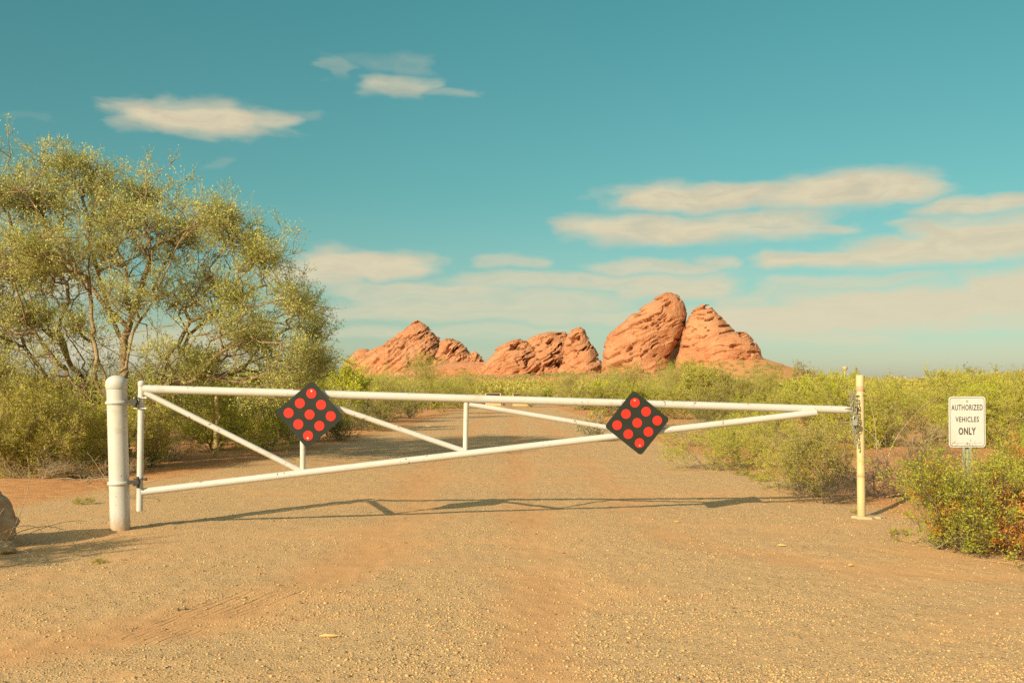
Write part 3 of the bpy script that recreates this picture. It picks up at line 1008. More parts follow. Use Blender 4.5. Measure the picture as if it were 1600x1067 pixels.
sh(AIRY, 0, 1255, 12.6, .5, 'low creosote shrub at the road edge under the tip of the gate', GR, .9, rz=1.2)
sh(BARE, 0, 1290, 11.3, .62, 'tangle of dark bare twigs at the foot of the shrub beside the latch post', GR, .7, 'bare_shrub')
sh(BARE, 1, 1378, 11.6, .82, 'dark leafless bush just behind and right of the latch post', GR, .9, 'bare_shrub')
sh(BARE, 0, 1425, 12.2, .7, 'small dark bare bush between the latch post and the sign', GR, 1.1, 'bare_shrub', rz=2.5)
sh(NEAR, 0, 1570, 22.5, 1.05, 'creosote shrub behind the authorized vehicles sign on red soil', GR, .9, rz=.5)
sh(NEAR, 1, 1385, 24.5, 1.0, 'creosote shrub on red soil just right of the latch post chain', GR, 1.0, rz=1.7)
sh(NEAR, 2, 1450, 27.0, 1.0, 'creosote shrub midway between latch post and sign beyond the red soil', GR, 1.0, rz=.7)
sh(NEAR, 3, 1498, 29.0, 1.05, 'creosote shrub seen beside the left edge of the sign', GR, 1.0, rz=5.0)
sh(NEAR, 0, 1320, 26.0, 1.0, 'creosote shrub behind the tip of the top rail', GR, 1.0, rz=4.0)
sh(NEAR, 2, 1195, 25.0, .85, 'creosote shrub seen between the two rails near the gate tip', GR, 1.0, rz=2.0)
sh(NEAR, 3, 1660, 15.5, .8, 'creosote shrub at the right edge beyond the sign', GR, 1.0, rz=3.0)
sh(DRY, 1, 1440, 19.5, .8, 'grey dry bush on red soil left of the sign', GR, .8, 'dry_shrub')
sh(DRY, 0, 1240, 22.0, .9, 'pale dry bush seen under the tip of the gate', GR, .8, 'dry_shrub')
sh(DRY, 1, 1075, 24.0, .85, 'pale dry bush just right of the right dotted marker', GR, .8, 'dry_shrub')
sh(DRY, 0, 1595, 8.1, .6, 'dry grey twigs at the right edge beside the green shrub', GR, .55, 'dry_shrub', rz=1.)

# right foreground shrub, part of it rust-orange
def rusty(C):
    q = np.exp(-((C[:, 0] - .18) / .30) ** 2 - ((C[:, 2] - .36) / .34) ** 2)
    return q * 1.4 * (C[:, 1] < .25) + (fbm(C * 5.0, 2, 9) - .5) * 1.6 > .57


RUSTY = make_shrub('rusty_shrub', 210, .72, .86, 640, [L_GREEN, L_ORANGE], B_DEAD, 5, .15, 10, .0195, .55, tip=.0018, split=rusty, lobes=14)
FRESH = make_shrub('fresh_shrub', 212, .62, .85, 480, [L_GREEN, L_ORANGE], B_SHRUB, 5, .17, 10, .020, .5, tip=.0018, up=.75, split=lambda C: fbm(C * 4.0, 2, 19) > .66, lobes=12)
sh([RUSTY], 0, 1512, 7.9, 1.0, 'green shrub with rust-orange patches in front of the sign post', GR, .86, 'creosote_shrub', rz=.15)
sh([FRESH], 0, 1462, 8.15, .76, 'bright green shrub left of the sign post at the road edge', GR, 1.0)
sh([FRESH], 0, 1606, 8.35, .9, 'green shrub at the right edge of the photo beside the sign', GR, 1.0, rz=2.4)
sh([FRESH], 0, 1640, 8.6, 1.1, 'tall green shrub leaning in from the right edge', GR, 1.05, rz=2.9)

# brittlebush with yellow flowers beside the road
BRIT = make_shrub('brittlebush', 220, .5, .6, 200, [L_SILVER, L_YELLOW], B_DRY, 3, .12, 6, .035, .6, split=lambda C: (C[:, 2] > .38) & (vn(C * 9, 3) > .55), lobes=7)
sh([BRIT], 0, 925, 26.0, 1.1, 'silvery brittlebush with yellow flowers left of the right dotted marker', None, 1.0, 'brittlebush')
sh([BRIT], 0, 408, 24.2, .8, 'small silvery shrub on the ground left of the left dotted marker', None, .9, 'brittlebush', rz=2.)

# weeds
WEED = make_shrub('weed', 230, .22, .10, 60, L_WEED, L_WEED, 3, .07, 6, .03, .25, tip=.0015, up=.5)
for (px, pyy, s, lab) in ((1192, 756, 1.1, 'pale green weed tuft on the gravel beyond the right gate tip'), (130, 788, .7, 'tiny green weed patch left of the white bollard'),
                          (1163, 745, .8, 'small weed tuft beside the creosote on the right road edge'), (156, 880, .35, 'tiny yellow-green weed in the gravel in front of the bollard'),
                          (1336, 802, .35, 'thin weed growing at the base of the latch post'), (1405, 835, .5, 'low weed right of the latch post footing')):
    Yd = F * EYE / (pyy - HOR)
    place_shrub(WEED, (px - 800) / F * Yd, Yd, s * .7, None, lab, 'weed', None, 'weed', sink=0.0)

# scattered brush ---------------------------------------------------
rng = np.random.default_rng(77)
rows = [(19.5, 2.3), (23, 2.2), (27, 2.2), (32, 2.3), (38, 2.4), (45, 2.5), (54, 2.7), (65, 3.0), (79, 3.3), (96, 3.8)]
nsc = 0
for Yr, step in rows:
    half = Yr * .60 + 3
    for side in (-1, 1):
        x = 4.9 if side > 0 else 5.6
        if side < 0 and Yr < 25: x = 7.5
        x += rng.uniform(0, 1.0)
        while x < half and not (side > 0 and Yr < 22):
            yy = Yr + rng.normal() * Yr * .05
            protos = NEAR if Yr < 24 else (MIDP if Yr < 60 else FARP)
            s = rng.choice([.6, .8, 1.0, 1.15, 1.3]) * rng.uniform(.9, 1.1)
            if Yr < 24: s *= .72
            if Yr < 34: s = min(s, .95)
            u = rng.random()
            if u > .90 and Yr < 60:
                place_shrub(DARK[nsc % 2], side * x, yy, s * .9, rng.uniform(0, 6), 'dark green shrub in the brush %s the road' % ('left of' if side < 0 else 'right of'), 'shrub',
                            'dark shrubs in the brush ' + ('left of the road' if side < 0 else 'right of the road'), 'dark_shrub')
            elif u < .16 and Yr < 60:
                place_shrub(DRY[nsc % 2], side * x, yy, s, rng.uniform(0, 6), 'pale dry bush in the brush %s the road' % ('left of' if side < 0 else 'right of'), 'shrub',
                            'dry bushes in the brush ' + ('left of the road' if side < 0 else 'right of the road'), 'dry_shrub')
            else:
                place_shrub(protos[nsc % 4], side * x, yy, s, rng.uniform(0, 6), 'olive creosote shrub in the dense brush %s the gravel road behind the gate' % ('left of' if side < 0 else 'right of'),
                            'shrub', 'creosote brush ' + ('left of the road' if side < 0 else 'right of the road'), 'creosote_shrub', zs=rng.uniform(.85, 1.1))
            nsc += 1
            x += step * rng.uniform(.5, 1.35)
for x in np.arange(-5, 6, 2.1):
    place_shrub(FARP[nsc % 4], x + rng.normal() * .4, 116 + rng.uniform(-1, 4), rng.uniform(.9, 1.2), None,
                'creosote shrub closing off the far end of the gravel road', 'shrub', 'creosote brush at the end of the road', 'creosote_shrub')
    nsc += 1

# far scrub as one mass: low clumps over the rising ground
NB = 5200
bY = np.exp(rng.uniform(math.log(104), math.log(520), NB))
bX = rng.uniform(-.62, .66, NB) * bY
ok = (bY > 122) | (np.abs(bX) > 5.5)
hill = np.exp(-((bX - 112) / 50) ** 2 - ((bY - 470) / 75) ** 2)
ok &= rng.random(NB) > np.maximum(hill * .7, .88 * sst(385, 425, bY) * sst(-.22, -.14, bX / bY) * sst(.31, .27, bX / bY))
bX, bY = bX[ok], bY[ok]
NB = len(bX)
br = rng.uniform(.6, 1.0, NB) * np.where(rng.random(NB) < .14, 1.75, 1.0) * (1 + bY / 700)
K = 80
dirs = rng.normal(size=(NB, K, 3))
dirs /= np.linalg.norm(dirs, axis=2, keepdims=True)
rad = rng.uniform(.45, 1.05, (NB, K, 1))
C = np.stack([bX, bY, H(bX, bY) + br * .55], -1)[:, None] + dirs * rad * (br[:, None, None] * np.array([1.1, 1.1, .72]))
v, q = leaves(C.reshape(-1, 3), .48, .45, rng, .5)
cl = rng.random(NB)
rnd = np.clip(.5 * np.repeat(cl, K) + .5 * rng.random(NB * K), 0, 1)
o = obj('far_scrub', npmesh('far_scrub', v, [q], [L_FAR], attrs={'rnd': np.repeat(rnd, 4)}))
tag(o, 'mass of far olive desert scrub spreading to the foot of the buttes', 'scrub', kind='stuff')

# ------------------------------------------------------------------ buttes
def butte_body(rows, Yc, dk, seed, strata, amp=1.0, lean=0.0, NZ=180, NAg=360, ex=2.3, pits=1.0, basez=-6.0, rough=1.0, exr=1.95):
    """rows: (py, left px, right px) from top to bottom at depth Yc"""
    rows = sorted(rows)
    k = Yc / F
    py_ = np.array([r[0] for r in rows], float)
    xl = np.array([(r[1] - 800) * k for r in rows])
    xr = np.array([(r[2] - 800) * k for r in rows])
    zz = EYE + (HOR - py_) * k
    zb = zz[-1] + basez
    tpar = np.linspace(0, 1, NZ) ** 1.25
    zq = zz[0] + (zb - zz[0]) * tpar
    L = np.interp(-zq, -zz, xl)
    Rr = np.interp(-zq, -zz, xr)
    ker = np.array([1, 2, 3, 2, 1.]) / 9
    sm = lambda a_: np.convolve(np.pad(a_, 2, mode='edge'), ker, 'valid')
    L, Rr = sm(L), sm(Rr)
    hw = np.maximum((Rr - L) / 2, .05)
    cx = (L + Rr) / 2
    hd = dk * np.minimum(hw, hw.max() * .8) + .05
    an = np.arange(NAg) / NAg * 2 * PI
    ca, sa_ = np.cos(an), np.sin(an)
    exx = np.where(ca > 0, exr, ex)
    ux = np.sign(ca) * np.abs(ca) ** (2 / exx)
    uy = np.sign(sa_) * np.abs(sa_) ** (2 / exx)
    X = cx[:, None] + hw[:, None] * ux[None]
    Y = Yc + hd[:, None] * uy[None] + lean * (zq - zb)[:, None]
    Z = np.broadcast_to(zq[:, None], X.shape)
    a = math.radians(strata)
    s = Z * math.cos(a) - X * math.sin(a)
    l = X * math.cos(a) + Z * math.sin(a)
    P = xyz(X, Y, Z)
    wv = (fbm(P / 9.0, 3, seed + 50) - .5) * 5
    zone0 = sst(.45, .6, fbm(P / 13.0, 2, seed + 37))
    d = (fbm(P / 15.0, 3, seed) - .5) * 4.2
    d = d + (fbm(xyz(l / 12, Y / 10, (s + wv) / 4.0), 2, seed + 3) - .5) * (.7 + .9 * zone0)
    led = fbm(xyz((s + wv) / 2.3, l / 30, Y / 30), 3, seed + 5)
    d = d + (sst(.42, .58, led) - .5) * .45 * rough
    pn = fbm(xyz(l / 6.5, Y / 7, (s + wv * .6) / 1.55), 3, seed + 7)
    zone = sst(.40, .58, fbm(P / 16.0, 2, seed + 11))
    d = d - sst(.60, .635, pn) * 4.0 * pits * (.15 + .85 * zone)
    d = d + (fbm(P / 1.8, 3, seed + 13) - .5) * (.25 + .5 * zone0) * rough
    cr = np.abs(fbm(xyz(l / 14, Y / 12, (s + wv * .8) / 3.4), 3, seed + 19) - .5)
    d = d - sst(.020, .005, cr) * 2.2 * sst(.5, .62, fbm(P / 11.0, 2, seed + 29))
    d = d * amp * np.minimum(1.0, hw / 5.0)[:, None]
    ln = np.hypot(ux, uy)
    X = X + d * (ux / ln)[None]
    Y = Y + d * (uy / ln)[None]
    Z = Z + d * .25
    V = np.stack([X, Y, Z], -1).reshape(-1, 3)
    i = np.arange(NZ - 1)[:, None] * NAg
    kk = np.arange(NAg)[None]
    Q = np.stack([i + (kk + 1) % NAg, i + kk, i + NAg + kk, i + NAg + (kk + 1) % NAg], -1).reshape(-1, 4)[:, ::-1]
    top = V[:NAg].mean(0)
    V = np.concatenate([V, [top]])
    T = np.stack([np.full(NAg, len(V) - 1), np.arange(NAg), (np.arange(NAg) + 1) % NAg], -1)
    return V, Q, T


def butte(name, bodies, label):
    Vs, Qs, Ts, b = [], [], [], 0
    for B in bodies:
        V, Q, T = B
        Vs.append(V); Qs.append(Q + b); Ts.append(T + b); b += len(V)
    o = obj(name, npmesh(name, np.concatenate(Vs), [np.concatenate(Qs), np.concatenate(Ts)], [M_STONE], smooth=True))
    tag(o, label, 'butte', 'red sandstone buttes', 'structure')
    return o


butte('butte', [
    butte_body([(457, 1040, 1050), (462, 1030, 1061), (475, 1013, 1070), (490, 992, 1073), (505, 971, 1070), (520, 957, 1066), (540, 946, 1056), (560, 942, 1047), (580, 942, 1045), (605, 942, 1050)],
               480, .85, 11, 22, .85, pits=1.6)],
    'tallest red butte, a smooth leaning dome right of the cleft')['label'] = 'tallest red sandstone butte, a leaning dome with a smooth left flank'
butte('butte', [
    butte_body([(476, 1096, 1108), (484, 1086, 1116), (495, 1078, 1128), (508, 1072, 1140), (520, 1066, 1150), (540, 1061, 1160), (560, 1057, 1168), (585, 1053, 1172), (605, 1048, 1174)],
               476, .75, 23, 8, .85, pits=1.6),
    butte_body([(508, 1066, 1072), (520, 1056, 1078), (540, 1040, 1082), (605, 1026, 1090)], 512, .6, 73, 20, .7),
    butte_body([(519, 1140, 1164), (524, 1118, 1170), (533, 1105, 1178), (545, 1098, 1186), (560, 1096, 1191), (575, 1095, 1193), (600, 1095, 1194)], 468, .7, 29, 8, .7, pits=1.5)],
    'stepped red sandstone butte with a lower right shoulder beside the tallest one')
butte('butte', [
    butte_body([(530, 803, 813), (536, 790, 824), (545, 777, 836), (560, 762, 850), (575, 750, 862), (605, 738, 872)], 560, .8, 31, 25, 1.0, pits=1.7, rough=2.2),
    butte_body([(567, 690, 925), (572, 660, 945), (582, 610, 960), (605, 560, 980)], 585, .30, 71, 20, .6, pits=.4),
    butte_body([(519, 858, 884), (523, 838, 892), (530, 824, 898), (540, 812, 904), (555, 800, 908), (570, 790, 912), (605, 775, 915)], 565, .7, 37, 25, 1.0, pits=1.9, rough=2.2)],
    'low long red butte full of dark hollows in the middle of the row')
butte('butte', [
    butte_body([(511, 902, 908), (516, 893, 914), (524, 888, 918), (535, 884, 923), (550, 880, 931), (565, 877, 937), (585, 872, 944), (605, 866, 950)], 540, .9, 41, 30, .85, pits=1.4, rough=1.8)],
    'narrow knob-topped red butte beside the long hollowed one')
butte('butte', [
    butte_body([(500, 648, 655), (505, 641, 662), (512, 633, 670), (522, 622, 677), (532, 609, 684), (540, 598, 689), (550, 580, 693), (562, 560, 697), (580, 545, 700), (600, 535, 702)], 640, .7, 51, 40, 1.1, pits=1.5, rough=2.4),
    butte_body([(545, 562, 574), (550, 553, 584), (558, 546, 592), (570, 538, 600), (600, 525, 610)], 650, .8, 57, 30, .6)],
    'pointed red butte at the left end of the row')
butte('butte', [
    butte_body([(529, 698, 708), (535, 692, 718), (545, 686, 728), (558, 680, 738), (575, 668, 750), (605, 655, 765)], 615, .8, 61, 40, 1.15, pits=1.8, rough=2.4),
    butte_body([(549, 736, 744), (555, 728, 750), (565, 720, 757), (580, 712, 766), (605, 700, 780)], 600, .8, 67, 40, 1.05, pits=1.6, rough=2.4)],
    'rugged twin-humped red butte right of the pointed one')

# scrub caught on the buttes' feet and in the cleft
NB = 420
cx_ = rng.uniform(560, 1290, NB)
dY = np.where(cx_ > 930, 466, np.where(cx_ > 750, 535, 600)) + rng.uniform(-75, -8, NB)
bX = (cx_ - 800) / F * dY
br = rng.uniform(.7, 1.7, NB)
K = 40
dirs = rng.normal(size=(NB, K, 3))
dirs /= np.linalg.norm(dirs, axis=2, keepdims=True)
C = np.stack([bX, dY, H(bX, dY) + br * .5], -1)[:, None] + dirs * rng.uniform(.4, 1, (NB, K, 1)) * (br[:, None, None] * np.array([1.2, 1.2, .75]))
v, q = leaves(C.reshape(-1, 3), .6, .45, rng, .5)
o = obj('hill_scrub', npmesh('hill_scrub', v, [q], [L_HILL], attrs={'rnd': np.repeat(rng.random(NB * K), 4)}))
tag(o, 'sparse dull green scrub on the talus at the foot of the red buttes', 'scrub', kind='stuff')

# thin far trees on the right skyline
def small_tree(name, px, Y, base_py, hgt, wid, seed, label, n=110, lsize=.16):
    rg = np.random.default_rng(seed)
    x = (px - 800) / F * Y
    z = g1(x, Y)
    P = [(0, 0, 0)] + [(rg.normal() * .02 * hgt * .3, 0, s * hgt * .45) for s in np.linspace(.1, 1, 8)]
    lob = [(rg.normal() * wid * .35, rg.normal() * wid * .35, hgt * rg.uniform(.5, .95)) for _ in range(5)]
    while len(P) < n:
        l = lob[rg.integers(5)]
        v = rg.normal(size=3) * wid * .16
        P.append((l[0] + v[0], l[1] + v[1], l[2] + v[2]))
    pl = grow(np.array(P), .3, .018)
    sp = sprays(pl, rg, 2, .3, 5, lsize, .5, up=.3, jit=.08)
    pr = plant_meshes(name, pl, rg, L_HILL, B_SHRUB, sp)
    o = empty(name, (x, Y, z - .05))
    tag(o, label, 'tree')
    obj('trunk', pr['twigs'], o)
    obj('crown', leaf_mesh(name + '_crown', sp[2], sp[3], lsize, .5, rg, [L_HILL]), o)


small_tree('slender_tree', 1262, 130, 590, 4.9, 2.8, 5, 'slender see-through tree on the skyline right of the buttes')
small_tree('slender_tree', 1284, 128, 590, 3.4, 1.5, 6, 'small thin sapling right of the slender skyline tree', 50)
small_tree('slender_tree', 1222, 135, 590, 3.6, 1.8, 8, 'little bushy sapling on the slope left of the slender skyline tree', 60)
small_tree('hill_tree', 1592, 150, 590, 3.6, 3.4, 7, 'small feathery tree on the rise at the right edge', 120)

# ------------------------------------------------------------------ gate, posts, markers, sign
def gY(px):
    return 9.15 + (px - 187) / (1345 - 187) * .80


def G(px, py, dy=0.0):
    return at(px, py, gY(px) + dy)


# bollard
bb, bt = at(188, 829, 9.13), at(182, 600, 9.13)
z0 = g1(bb.x, bb.y)
axis = (bt - bb).normalized()
Hb = 1.335
boll = empty('bollard', (bb.x, bb.y, z0))
boll.rotation_euler = Vector((0, 0, 1)).rotation_difference(axis).to_euler()
tag(boll, 'thick white bollard with domed cap carrying the gate hinges at left', 'bollard')
MB().lathe([(.088, -.25), (.088, .3), (.088, .8), (.088, Hb)]).build('post', M_BOLLARD, boll)
prof = [(.091, Hb - .045), (.096, Hb - .04), (.096, Hb + .005)] + [(.096 * math.cos(a), Hb + .008 + .075 * math.sin(a)) for a in np.linspace(.05, 1.5, 10)]
MB().lathe(prof).build('cap', M_BOLLARD, boll)
for zc in (1.165, .428):
    bd = MB()
    bd.lathe([(.089, zc - .016), (.099, zc - .014), (.102, zc), (.099, zc + .014), (.089, zc + .016)])
    band = bd.build('hinge_band', M_WHITE, boll)
    lg = MB()
    lg.box((.145, -.02, zc + .006), (.05, .022, .016)).box((.165, -.02, zc - .02), (.022, .026, .008)).pipe([(.18, -.02, zc - .05), (.18, -.02, zc + .055)], .012, 10)
    lg.build('hinge_lug', M_BLACKM, band)

# gate
g0 = G(220, 797)
gate = empty('swing_gate', (g0.x, g0.y, z0))
tag(gate, 'white steel pipe swing gate with triangular bracing closed across the gravel road', 'gate')
inv = Vector((g0.x, g0.y, z0))


def gp(name, pts, r, mat=M_WHITE, parent=None, sides=22):
    return MB().pipe([Vector(p) - inv for p in pts], r, sides).build(name, mat, parent or gate)


stile = gp('hinge_stile', [G(218, 798), G(221, 598)], .029)
cp = G(221, 598) - inv
MB().lathe([(.031, -.03), (.033, -.028), (.033, .0)] + [(.033 * math.cos(a), .022 * math.sin(a)) for a in np.linspace(.1, 1.45, 6)], cp, 22).build('cap', M_WHITE, stile)
tr = gp('top_rail', [G(224, 607.4), G(1322, 640.2)], .0375)
tip0, tip1 = G(1318, 640.1) - inv, G(1331, 640.6) - inv
dirv = (tip1 - tip0).normalized()
up = Vector((0, 0, 1))
MB().pipe([tip0 + dirv * .02, tip0 + dirv * .06, tip1], [.036, .032, .024], 18).build('end_cap', M_WHITE, tr)
MB().box((tip0 + tip1) / 2 + Vector((.02, -.036, .012)), (.06, .006, .004)).build('latch_slot', M_RUST, tr)
ring = [tip1 + Vector((.03 + .03 * math.cos(a), -.01, .012 + .018 * math.sin(a))) for a in np.linspace(0, 2 * PI, 13)]
MB().pipe(ring, .006, 8, False).build('latch_ring', M_RUST, tr)
br_ = gp('bottom_rail', [G(222, 768.2), G(1275, 644.4, -.035)], .033)
MB().pipe([G(1252, 641, -.02) - inv, G(1272, 638.8, -.025) - inv], .026, 16).build('weld_block', M_WHITE, br_)
gp('brace', [G(226, 613), G(469, 735)], .026)
gp('brace', [G(488, 624), G(724, 704)], .026)
gp('brace', [G(733, 631.5), G(975, 672)], .024)
gp('strut', [G(473, 737), G(473, 618)], .025)
gp('strut', [G(727, 706), G(728.5, 626)], .024)
for pyc in (621.5, 638, 748):
    c = G(220, pyc) - inv
    u = [c + Vector((.036 * math.cos(a), .036 * math.sin(a), 0)) for a in np.linspace(0, 2 * PI, 17)]
    uo = MB().pipe(u, .0065, 8, False).build('hinge_clamp', M_WHITE, gate)
    mb = MB().pipe([c + Vector((-.055, -.03, 0)), c + Vector((.068, -.03, 0))], .0065, 8).pipe([c + Vector((.05, -.03, 0)), c + Vector((.066, -.03, 0))], .013, 6)
    mb.build('bolt', M_BLACKM if pyc > 700 else M_GALV, uo)
# latch post
lb = at(1346, 811, 9.98)
z1 = g1(lb.x, lb.y)
lt = at(1343.5, 590, 9.98)
post = empty('latch_post', (lb.x, lb.y, z1))
post.rotation_euler = Vector((0, 0, 1)).rotation_difference((lt - lb).normalized()).to_euler()
tag(post, 'slim cream latch post with two faded red-brown bands right of the gate', 'post')
HL = 1.435
MB().lathe([(.040, -.2), (.040, .4), (.040, 1.0), (.040, HL - .006), (.036, HL)], sides=26).build('post', M_CREAM, post)
for zc, hh in ((1.30, .028), (.43, .016)):
    MB().lathe([(.0405, zc - hh), (.042, zc - hh + .002), (.042, zc + hh - .002), (.0405, zc + hh)], sides=26).build('band', M_BAND, post)
MB().pipe([(-.125, -.02, 1.225), (.055, -.035, 1.232)], .007, 8).pipe([(-.125, -.02, 1.225), (-.14, -.02, 1.222)], .004, 8).build('pin', M_RUST, post)
ft = []
for kq in range(28):
    a = 2 * PI * kq / 28
    rr = .115 * (1 + .18 * math.sin(3 * a + 1) + .1 * math.sin(7 * a))
    ft.append((rr * math.cos(a) * 1.35 + .06, rr * math.sin(a) * .9, 0))
fv = [(x, y, -.1) for x, y, z in ft] + [(x, y, .012 - .006 * math.sin(5 * i)) for i, (x, y, z) in enumerate(ft)] + [(x * .86, y * .86, .026) for x, y, z in ft]
n = 28
ff = [(i, (i + 1) % n, n + (i + 1) % n, n + i) for i in range(n)] + [(n + i, n + (i + 1) % n, 2 * n + (i + 1) % n, 2 * n + i) for i in range(n)] + [tuple(range(2 * n, 3 * n))]
MB().add(fv, ff).build('footing', M_CONC, post)

# chain
ch0 = at(1334.5, 614, 9.92)
chain = empty('chain', ch0)
tag(chain, 'galvanized chain hanging in a loop from the latch post pin to the gate', 'chain')
lk = []
for a in np.linspace(0, 2 * PI, 15):
    lk.append((.014 * math.cos(a), 0, .013 * math.sin(a) + (.012 if math.sin(a) >= 0 else -.012)))
link_me = MB().pipe(lk, .0052, 7, False)
first = link_me.build('link', M_CHAIN, chain)
spots = []
for s, (x0, x1, top, nn) in enumerate(((-.050, -.026, .0, 12), (-.012, .008, .0, 11), (-.028, -.004, -.26, 8))):
    for q in range(nn):
        f = q / (nn - 1)
        spots.append((x0 + (x1 - x0) * f + .004 * math.sin(q * 2.1 + s), -.052 - .014 * (q % 2) - .006 * s, top - .032 * q * 1.03 - .012 * s, (q % 2) * PI / 2 + .25 * math.sin(q * 3 + s)))
for q, (x, y, z, r) in enumerate(spots):
    c = first if q == 0 else first.copy()
    if q:
        link(c)
        c.parent = chain
    c.location = (x, y, z)
    c.rotation_euler = (0, .12 * math.sin(q * 1.7), r)
# padlock
pk = at(1335.5, 660, 9.82)
lock = empty('padlock', pk)
tag(lock, 'small steel padlock hanging on the chain at the latch post', 'padlock')
MB().slab(rrect(.045, .055, .008, 5), -.012, .012).build('body', M_GALV, lock)
MB().pipe([(-.014, 0, .02), (-.014, 0, .05)] + [(.014 * math.cos(a), 0, .05 + .016 * math.sin(a)) for a in np.linspace(PI, 0, 8)] + [(.014, 0, .05), (.014, 0, .02)], .0045, 8).build('shackle', M_GALV, lock)


# dotted diamond markers
def marker(px, py, rot, label, sc=1.0):
    c = G(px, py, -.088)
    o = empty('diamond_marker', c)
    o.rotation_euler = (0, math.radians(45 + rot), math.radians(1.5))
    tag(o, label, 'marker sign', 'nine-dot diamond markers on the gate')
    sd = .452 * sc
    MB().slab(rrect(sd, sd, .035), -.002, .002).build('plate', M_PLATE, o)
    for i in (-1, 0, 1):
        for j in (-1, 0, 1):
            q = [(.0455 * math.cos(a) + i * .1385, .0455 * math.sin(a) + j * .1385) for a in np.linspace(0, 2 * PI, 33)[:-1]]
            MB().slab(q, -.0055, -.0025).build('reflector', M_RED, o)
    for s in (1, -1):
        MB().pipe([(-s * .155, -.0095, s * .155), (-s * .155, .004, s * .155)], .0085, 10).build('bolt', M_GALV, o)
    MB().box((0, .026, 0), (.012, .023, .17), Matrix.Rotation(math.radians(-45), 3, 'Y')).build('backing_strap', M_GALV, o)
    return o


mk1 = marker(484, 647.5, 4.4, 'black diamond marker with nine red dots nearer the hinge end of the gate')
mk2 = marker(995.5, 660.5, -6.5, 'black diamond marker with nine red dots nearer the latch end of the gate')
for (mk, px, py) in ((mk1, 463, 613.5), (mk2, 967, 630)):
    c = G(px, py) - inv
    dd = (G(px + 20, py + .6) - G(px, py)).normalized()
    MB().pipe([c - dd * .028, c + dd * .05], .041, 16).build('rusty_clamp', M_RUST, gate)

# sign
sY_ = 8.62
sc_ = at(1512.5, 659, sY_)
sign = empty('road_sign', (sc_.x, sc_.y + .03, g1(sc_.x, sc_.y)))
sign.rotation_euler = (0, math.radians(-.4), math.radians(-4))
tag(sign, 'white metal sign on a steel post reading AUTHORIZED VEHICLES ONLY', 'sign')
zc = sc_.z - sign.location.z
plate = MB().slab(rrect(.310, .440, .028, cz=zc), -.034, -.031).build('plate', M_SIGN, sign)
ou, inn = rrect(.290, .420, .024, cz=zc), rrect(.283, .413, .021, cz=zc)
n = len(ou)
v = [(x, -.0352, z) for x, z in ou] + [(x, -.0352, z) for x, z in inn]
MB().add(v, [(i, (i + 1) % n, n + (i + 1) % n, n + i) for i in range(n)]).build('border', M_INK, plate)


def text(body, wd, ht, cz, off, cx=0.0):
    cu = bpy.data.curves.new('lettering', 'FONT')
    cu.body = body
    cu.align_x = 'CENTER'
    cu.offset = off * 1.6
    cu.space_character = 1.12
    cu.resolution_u = 3
    tmp = bpy.data.objects.new('lettering', cu)
    S.collection.objects.link(tmp)
    dg = bpy.context.evaluated_depsgraph_get()
    me = bpy.data.meshes.new_from_object(tmp.evaluated_get(dg))
    bpy.data.objects.remove(tmp)
    co = np.empty(len(me.vertices) * 3, np.float32)
    me.vertices.foreach_get('co', co)
    co = co.reshape(-1, 3)
    lo, hi = co.min(0), co.max(0)
    x = (co[:, 0] - (lo[0] + hi[0]) / 2) / (hi[0] - lo[0]) * wd + cx
    z = (co[:, 1] - (lo[1] + hi[1]) / 2) / (hi[1] - lo[1]) * ht + cz
    co = np.stack([x, np.full(len(x), -.0352), z], -1).astype(np.float32)
    me.vertices.foreach_set('co', co.ravel())
    me.materials.clear()
    me.materials.append(M_INK)
    me.update()
    obj('lettering', me, plate)


text('AUTHORIZED', .264, .050, zc + .125, .012)
text('VEHICLES', .198, .047, zc + .022, .012)
text('ONLY', .146, .063, zc - .080, .022)
mb = MB()
rg = random.Random(4)
x = -.122
while x < .122:                       # the fine print, too small to read
    wd = rg.uniform(.006, .014)
    if abs(x) > .016:
        mb.box((x + wd / 2, -.0351, zc - .182), (wd / 2, .0004, .0022))
    x += wd + rg.uniform(.003, .006)
mb.box((0, -.0351, zc - .2035), (.03, .0004, .0012))
mb.build('fine_print', M_BAND, plate)
for dz in (.182, -.183):
    MB().pipe([(-.004, -.042, zc + dz), (-.004, -.02, zc + dz)], .0085, 12).build('bolt', M_GALV, plate)
mb = MB()                              # galvanized U-channel post
prof = [(-.040, -.029), (-.018, -.029), (-.014, .006), (.014, .006), (.018, -.029), (.040, -.029), (.040, -.025), (.021, -.025), (.017, .010), (-.017, .010), (-.021, -.025), (-.040, -.025)]
n = len(prof)
v = [(x, y, -.2) for x, y in prof] + [(x, y, zc + .205) for x, y in prof]
mb.add(v, [(i, (i + 1) % n, n + (i + 1) % n, n + i) for i in range(n)])
mb.build('post', M_GALV, sign)

# slim ochre post left of the road, boxes at its end, far lamp posts
pb = at(337, 714, 19.4)
op = empty('wooden_post', (pb.x, pb.y, g1(pb.x, pb.y)))
tag(op, 'slim ochre post standing among shrubs behind the first gate brace', 'post')
MB().lathe([(.052, -.2), (.05, .6), (.05, 1.22), (.044, 1.235)], sides=18).build('post', M_OCHRE, op)

